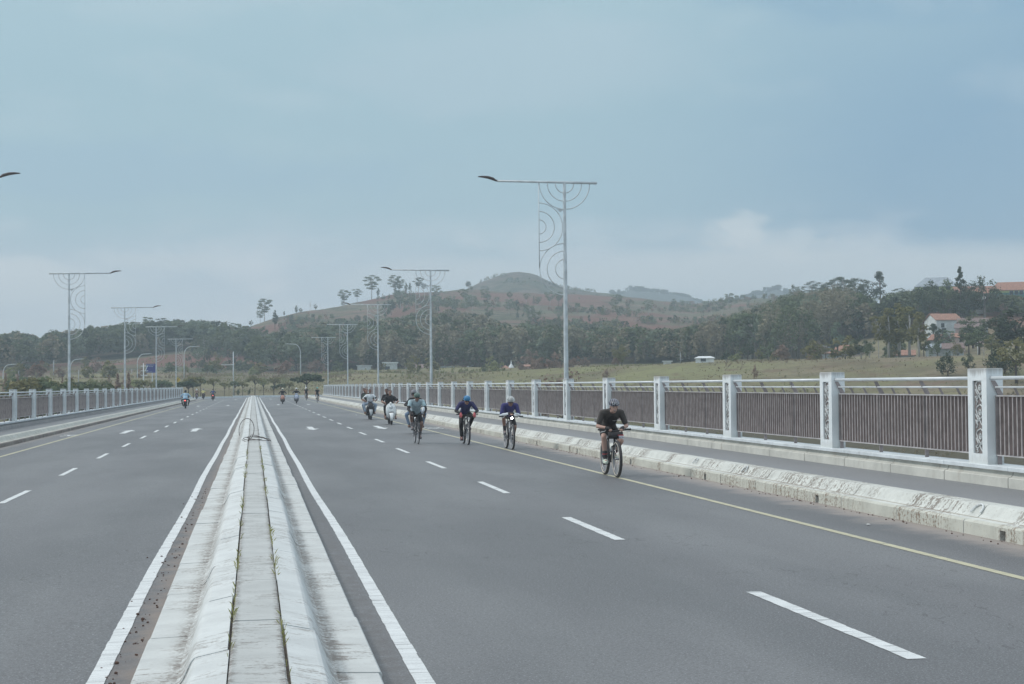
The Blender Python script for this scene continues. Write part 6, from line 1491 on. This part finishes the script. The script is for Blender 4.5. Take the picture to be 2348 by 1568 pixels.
# ---------------------------------------------------------------- scooters
PLWH = P('white_paint', (.78, .80, .80), .3, .03); PLBK = P('black_plastic', (.035, .032, .034), .45); SEATM = P('seat_vinyl', (.03, .027, .028), .7); CHR = P('chrome', (.6, .62, .64), .2, .05, 6, .8)
def lit(name, c, s):
    if name in MATS: return MATS[name]
    m = bpy.data.materials.new(name); m.use_nodes = True; b_ = m.node_tree.nodes['Principled BSDF']; b_.inputs['Base Color'].default_value = (*c, 1); b_.inputs['Emission Color'].default_value = (*c, 1); b_.inputs['Emission Strength'].default_value = s; MATS[name] = m; return m
LENSM = P('lamp_glass', (.62, .66, .68), .15, .05)
def scooter(label, loc, rz, body=PLWH, kind='modern', lower=None, plate=True, head=None, tail=None, mirror=True, sc_=1.0, topc=None):
    lower = lower or body; X, Y_, Z_ = V3(1, 0, 0), V3(0, 1, 0), V3(0, 0, 1)
    t = empty('scooter', loc, rz, label, 'scooter'); fw, rw, R_ = .62, -.60, .255 if kind != 'bike' else .29
    for y in (fw, rw):
        m = MB(); m.torus((0, y, R_), (1, 0, 0), R_-.055, .055 if kind != 'bike' else .045, 28, 8, .95); w = m.build('wheel', TYRE, t, True); m = MB(); m.tube([(-.03, y, R_), (.03, y, R_)], R_-.11, 16); m.build('rim', RIM, w)
    m = MB()
    for s in (1, -1): m.tube([(s*.085, fw, R_), (s*.08, fw-.09, .56), (s*.05, fw-.14, .70)], .022, 7)
    m.tube([(0, fw-.14, .66), (0, fw-.25, 1.0)], .03, 7); m.build('fork', CHR if kind != 'modern' else PLBK, t, True)
    m = MB()                                           # front mudguard
    secs = []
    for a in np.linspace(math.radians(-10), math.radians(150), 7): c = V3(0, fw + (R_+.04)*math.cos(a), R_ + (R_+.04)*math.sin(a)); secs.append((c, X, (.10 if kind != 'bike' else .07)*(.55+.45*math.sin(max(.1, a))), unit(c - V3(0, fw, R_)), .022))
    m.loft(secs, 12); m.build('front_mudguard', lower, t, True)
    if kind == 'retro':
        m = MB(); m.loft([((0, .40, .30), X, .13, Y_, .05), ((0, .44, .42), X, .20, Y_, .07), ((0, .45, .60), X, .24, Y_, .075), ((0, .42, .78), X, .235, Y_, .075), ((0, .37, .92), X, .19, Y_, .06), ((0, .33, .99), X, .11, Y_, .045), ((0, .32, 1.01), X, .04, Y_, .02)], 18, 2.3); sh = m.build('leg_shield', body, t, True)
        m = MB(); m.torus((0, .485, .82), (0, 1, .25), .078, .012, 22, 7); m.build('headlight_ring', CHR, sh, True); m = MB(); m.ell((0, .487, .82), (.072, .03, .072)); m.build('headlight', head or LENSM, sh, True)
        for s in (1, -1): m = MB(); m.ell((s*.155, .465, .80), (.032, .02, .02)); m.build('indicator', LENSM, sh, True)
        m = MB(); m.box(-.11, .11, .535, .545, .555, .615); p = m.build('licence_plate', PLBK, t); text('D 4713 UY', .042, P('plate_digits', (.6, .6, .6), .5), p, (.098, .548, .572), (math.pi/2, 0, math.pi), 'plate_number')
        m = MB(); m.cap((0, .30, 1.02), (0, .40, 1.0), .055, .045); m.build('handlebar_cowl', body, t, True)
    elif kind == 'bike':
        m = MB(); m.loft([((0, .30, .80), X, .09, Y_, .07), ((0, .38, .86), X, .11, Y_, .08), ((0, .36, .98), X, .09, Y_, .05)], 14); m.build('front_cowl', body, t, True); m = MB(); m.ell((0, .46, .88), (.07, .03, .055)); m.build('headlight', head or LENSM, t, True)
        m = MB(); m.loft([((0, .28, .72), X, .12, Z_, .12), ((0, .05, .70), X, .13, Z_, .13), ((0, -.15, .66), X, .10, Z_, .10)], 12); m.build('tank', body, t, True)
    else:
        m = MB(); m.loft([((0, .38, .36), X, .10, Y_, .05), ((0, .44, .50), X, .16, Y_, .07), ((0, .47, .64), X, .21, Y_, .08), ((0, .45, .78), X, .20, Y_, .08), ((0, .40, .88), X, .13, Y_, .06), ((0, .37, .93), X, .06, Y_, .03)], 16, 2.8); sh = m.build('front_apron', body, t, True)
        m = MB(); m.loft([((0, .34, .93), X, .10, Y_, .06), ((0, .36, 1.0), X, .17, Y_, .06), ((0, .33, 1.07), X, .12, Y_, .04)], 14, 2.5); m.build('handlebar_cowl', topc or body, t, True)
        hz0 = .66 if head is None else .52
        m = MB(); m.ell((0, .535, hz0), (.075, .03, .05)); m.build('headlight', head or LENSM, sh, True)
        for s in (1, -1): m = MB(); m.ell((s*.13, .50, .74), (.06, .03, .022), np.array([unit(V3(1, 0, s*.6)), Y_, unit(V3(-s*.6, 0, 1))])); m.build('indicator', LENSM, sh, True)
        m = MB(); m.loft([((0, .36, .62), X, .235, Y_, .03), ((0, .30, .45), X, .22, Y_, .03), ((0, .30, .33), X, .17, Y_, .03)], 12, 3); m.build('inner_shield', PLBK, t, True)
    m = MB(); m.loft([((0, .38, .33), X, .13, Z_, .035), ((0, .05, .30), X, .17, Z_, .035), ((0, -.2, .32), X, .16, Z_, .05)], 12, 3.5); m.build('floorboard', PLBK, t, True)
    m = MB(); k = 1.18 if kind == 'retro' else 1.0
    m.loft([((0, -.10, .50), X, .10*k, Z_, .16), ((0, -.30, .54), X, .165*k, Z_, .19), ((0, -.60, .60), X, .165*k, Z_, .16), ((0, -.88, .69), X, .09*k, Z_, .09), ((0, -.97, .72), X, .04, Z_, .04)], 16, 2.4); m.build('rear_body', body if kind != 'bike' else PLBK, t, True)
    m = MB(); m.loft([((0, -.05, .735), X, .10, Z_, .035), ((0, -.28, .76), X, .14, Z_, .05), ((0, -.55, .79), X, .14, Z_, .05), ((0, -.86, .82), X, .10, Z_, .04)], 14, 2.6); m.build('seat', SEATM, t, True)
    m = MB(); m.loft([((-.13, -.05, .30), X, .06, Z_, .08), ((-.14, -.45, .30), X, .08, Z_, .11), ((-.12, rw, .27), X, .06, Z_, .08)], 12); m.tube([(.12, -.2, .24), (.14, -.55, .26), (.14, -.85, .33)], [.03, .05, .055], 9); m.build('engine', PLBK, t, True)
    m = MB(); m.loft([((0, rw-.20, .60), X, .09, Y_, .03), ((0, rw-.32, .48), X, .07, Y_, .02), ((0, rw-.36, .34), X, .06, Y_, .012)], 10); m.build('rear_mudguard', PLBK, t, True)
    m = MB(); m.box(-.09, .09, rw-.352, rw-.342, .50, .60); m.build('licence_plate', PLBK, t)
    m = MB(); m.ell((0, rw-.385, .72), (.075, .03, .038)); m.build('tail_light', tail or P('red_lens', (.35, .03, .03), .3), t, True)
    m = MB(); m.tube([(-.33, .26, 1.03), (-.16, .33, 1.02), (0, .34, .99), (.16, .33, 1.02), (.33, .26, 1.03)], .014, 7); hb = m.build('handlebar', PLBK, t, True)
    for s in (1, -1): m = MB(); m.tube([(s*.24, .295, 1.025), (s*.345, .25, 1.032)], .021, 8); m.build('grip', GRIP, hb, True)
    if mirror:
        for s in (1, -1): m = MB(); m.tube([(s*.20, .31, 1.03), (s*.27, .33, 1.16)], .007, 5); m.ell((s*.30, .33, 1.19), (.062, .018, .045)); m.build('mirror', PLBK, t, True)
    return t
def sit(label, bike_loc, rz, hip_y=-.22, lean=.10, dx=0, face=(0, 1, -.05), hands='bars', vox=.013, dz=0, feet_y=.12, **k):
    hip = (dx, hip_y, .87+dz); ch = (dx + k.pop('lx', 0), hip_y + .10 + lean, 1.30+dz); hd = (ch[0] + k.pop('hx', 0), ch[1] + .06, 1.535+dz)
    hands_ = ((.30, .27, 1.055), (-.30, .27, 1.055)) if hands == 'bars' else ((dx+.15, hip_y+.34, .95), (dx-.15, hip_y+.34, .95)) if hands == 'knees' else hands
    fy = feet_y; fx = k.pop('fx', .15); fz = k.pop('fz', .42)
    return build_person(label, hip=hip, chest=ch, head=hd, face=face, hands=hands_, feet=((fx, fy, fz), (-fx, fy, fz)), loc=bike_loc, rz=rz, vox=vox, **k)
JEAN = cloth('blue_jeans', (.22, .29, .40)); LJEAN = cloth('light_jeans', (.34, .42, .52)); BRSH = P('brown_sandal', (.14, .08, .06), .8); TEE = cloth('white_tee', (.80, .83, .85)); BLTEE = cloth('black_tee', (.03, .028, .03)); OLV = cloth('dark_green_shirt', (.05, .07, .055))
# white retro scooter with two young men
p = on_z(897, 973.8); loc = (p[0], p[1]+.62, 0)
scooter('white retro scooter with round headlight carrying two young men', loc, math.pi, PLWH, 'retro')
sit('young man in black T-shirt driving the white retro scooter', loc, math.pi, skin=SKIN, jersey=BLTEE, sleeve=.7, bottom=BLKC, blen=1.75, shoes=BRSH, fx=.24, fz=.36, feet_y=.2, lean=.1, dz=-.02, face=(.15, 1, -.05))
sit('passenger in black leaning out behind the driver of the white scooter', loc, math.pi, hip_y=-.58, dx=.04, lx=.05, hx=.05, hands='knees', skin=SKIND, jersey=BLTEE, sleeve=.9, bottom=BLKC, blen=1.7, shoes=BRSH, dz=.05, fx=.22, fz=.45, feet_y=-.3, face=(.2, 1, 0))
# scooter with three boys
p = on_z(850, 962.4); loc = (p[0], p[1]+.62, 0)
scooter('dark scooter with white front cowl carrying three boys', loc, math.pi, PLBK, 'modern', topc=P('grey_cowl', (.25, .27, .30), .4), lower=P('grey_fender', (.35, .38, .40), .4), head=P('white_head_cowl', (.75, .77, .78), .25))
sit('boy in white patterned T-shirt driving the three-up scooter', loc, math.pi, skin=SKIND, jersey=TEE, sleeve=.8, bottom=LJEAN, blen=1.85, shoes=BRSH, fx=.24, fz=.40, feet_y=.15, knee_out=.8, face=(-.1, 1, -.05))
sit('middle boy in dark shirt on the three-up scooter, face beside the driver', loc, math.pi, hip_y=-.50, dx=.04, lx=.08, hx=.06, hands='knees', skin=SKIN, jersey=OLV, sleeve=.8, bottom=JEAN, blen=1.8, shoes=BRSH, dz=.03, fx=.26, fz=.42, feet_y=-.3, knee_out=.7)
sit('rearmost boy with black hair on the three-up scooter', loc, math.pi, hip_y=-.78, dx=.06, lx=.12, hx=.08, hands='knees', skin=SKIND, jersey=BLTEE, sleeve=.8, bottom=LJEAN, blen=1.8, shoes=BRSH, dz=.07, fx=.22, fz=.42, feet_y=-.55, knee_out=.7)
# motorcycle hidden behind the road cyclist
p = on_z(957, 994.9); loc = (p[0], p[1]+.62, 0)
scooter('dark motorcycle almost hidden behind the cyclist in grey-blue', loc, math.pi, PLBK, 'bike')
sit('motorcyclist in grey helmet and jeans behind the cyclist in grey-blue', loc, math.pi, dx=.02, hx=.05, skin=SKIN, jersey=BLTEE, sleeve=1.8, bottom=JEAN, blen=1.9, shoes=BRSH, fx=.26, fz=.34, feet_y=.0, knee_out=.9, helmet=('open', P('helmet_grey', (.20, .20, .22), .4), PLBK), hair=False, gloves=BLKC)
# riders seen from behind on the left carriageway
def z_left(x): return lz(x)
def left_at(u, v):
    z = 0
    for _ in range(4): q = on_z(u, v, z); z = lz(q[0])
    return q
BLSH = cloth('light_blue_shirt', (.36, .52, .66)); YSH = cloth('yellow_shirt', (.62, .55, .22)); NVS = cloth('navy_shirt', (.04, .06, .16)); BRS = cloth('brown_shirt', (.22, .14, .11))
RT = lit('lit_tail_lamp', (1, .12, .10), 3.0)
p = left_at(424.5, 936.6); loc = (p[0], p[1]+.6, p[2])
scooter('black motorcycle with red tail light ridden away by the man in light blue', loc, 0, PLBK, 'bike', tail=RT, mirror=False)
sit('man in loose light blue shirt and black helmet riding away on the left', loc, 0, skin=SKIN, jersey=BLSH, sleeve=1.7, bottom=BLKC, blen=1.9, shoes=BLKC, fx=.25, fz=.36, feet_y=0, knee_out=.8, fat=1.35, shw=.21, jersey_len=1.2, helmet=('open', P('helmet_jet', (.03, .028, .03), .3), PLBK), hair=False, lean=.16)
for (u, v, lab, bl, shirt, hel, tl, body) in ((450.6, 915.1, 'far rider in brown shirt and pale helmet, leftmost of three going away', 'far scooter with pale tail, leftmost of three going away', BRS, P('helmet_pale', (.6, .66, .72), .4), None, P('violet_grey_paint', (.42, .38, .44), .4)),
                                     (465.8, 915.6, 'far rider in yellow shirt, middle of three going away', 'far motorcycle under the rider in yellow', YSH, P('helmet_grey', (.20, .20, .22), .4), None, PLBK),
                                     (488, 918.5, 'far rider in navy shirt, rightmost of three going away', 'far scooter with glowing red tail light under the rider in navy', NVS, None, RT, PLBK)):
    p = left_at(u, v); loc = (p[0], p[1]+.6, p[2]); scooter(bl, loc, 0, body, 'modern', tail=tl)
    sit(lab, loc, 0, skin=SKIN, jersey=shirt, sleeve=.9, bottom=BLKC, blen=1.8, shoes=BLKC, helmet=('open', hel, PLBK) if hel else None, hair=hel is None, vox=.02, fx=.2, feet_y=.05)
# oncoming scooters far on the right carriageway
for (u, v, lab, bl, shirt, hel, msk, body, lc) in ((648, 926, 'far oncoming rider in black with a cream helmet and pale blue mask', 'far oncoming orange-pink scooter with a lit yellow headlight', BLTEE, P('helmet_cream', (.70, .66, .48), .4), P('mask_blue', (.3, .5, .6), .8), P('salmon_paint', (.66, .33, .25), .35), lit('warm_headlamp', (1, .72, .42), 5)),
                                              (679.8, 924.9, 'far oncoming rider in black with a white helmet', 'far oncoming silver-white scooter with a lit white headlight', BLTEE, P('helmet_white', (.72, .74, .74), .3), None, P('silver_blue_paint', (.52, .56, .68), .35), lit('white_headlamp', (.95, 1, 1), 5))):
    p = on_z(u, v); loc = (p[0], p[1]+.62, 0); scooter(bl, loc, math.pi, body, 'modern', head=lc, topc=PLBK if 'pink' in bl else None, lower=PLBK)
    sit(lab, loc, math.pi, skin=SKIN, jersey=shirt, sleeve=1.8, bottom=JEAN, blen=1.8, shoes=BLKC, helmet=('open', hel, PLBK), hair=False, vox=.018, mask=msk, fx=.2, fz=.42)
# ---------------------------------------------------------------- haze
b = MB(); b.box(-2300, 2300, -160, 2300, -9.5, 128)
hm_ = bpy.data.materials.new('haze'); hm_.use_nodes = True; t_ = hm_.node_tree; t_.nodes.clear()
o_ = t_.nodes.new('ShaderNodeOutputMaterial'); v_ = t_.nodes.new('ShaderNodeVolumePrincipled'); t_.links.new(v_.outputs[0], o_.inputs['Volume'])
v_.inputs['Color'].default_value = (.76, .885, .98, 1); v_.inputs['Density'].default_value = .00052; v_.inputs['Anisotropy'].default_value = 0
tag(b.build('haze', hm_), kind='stuff')
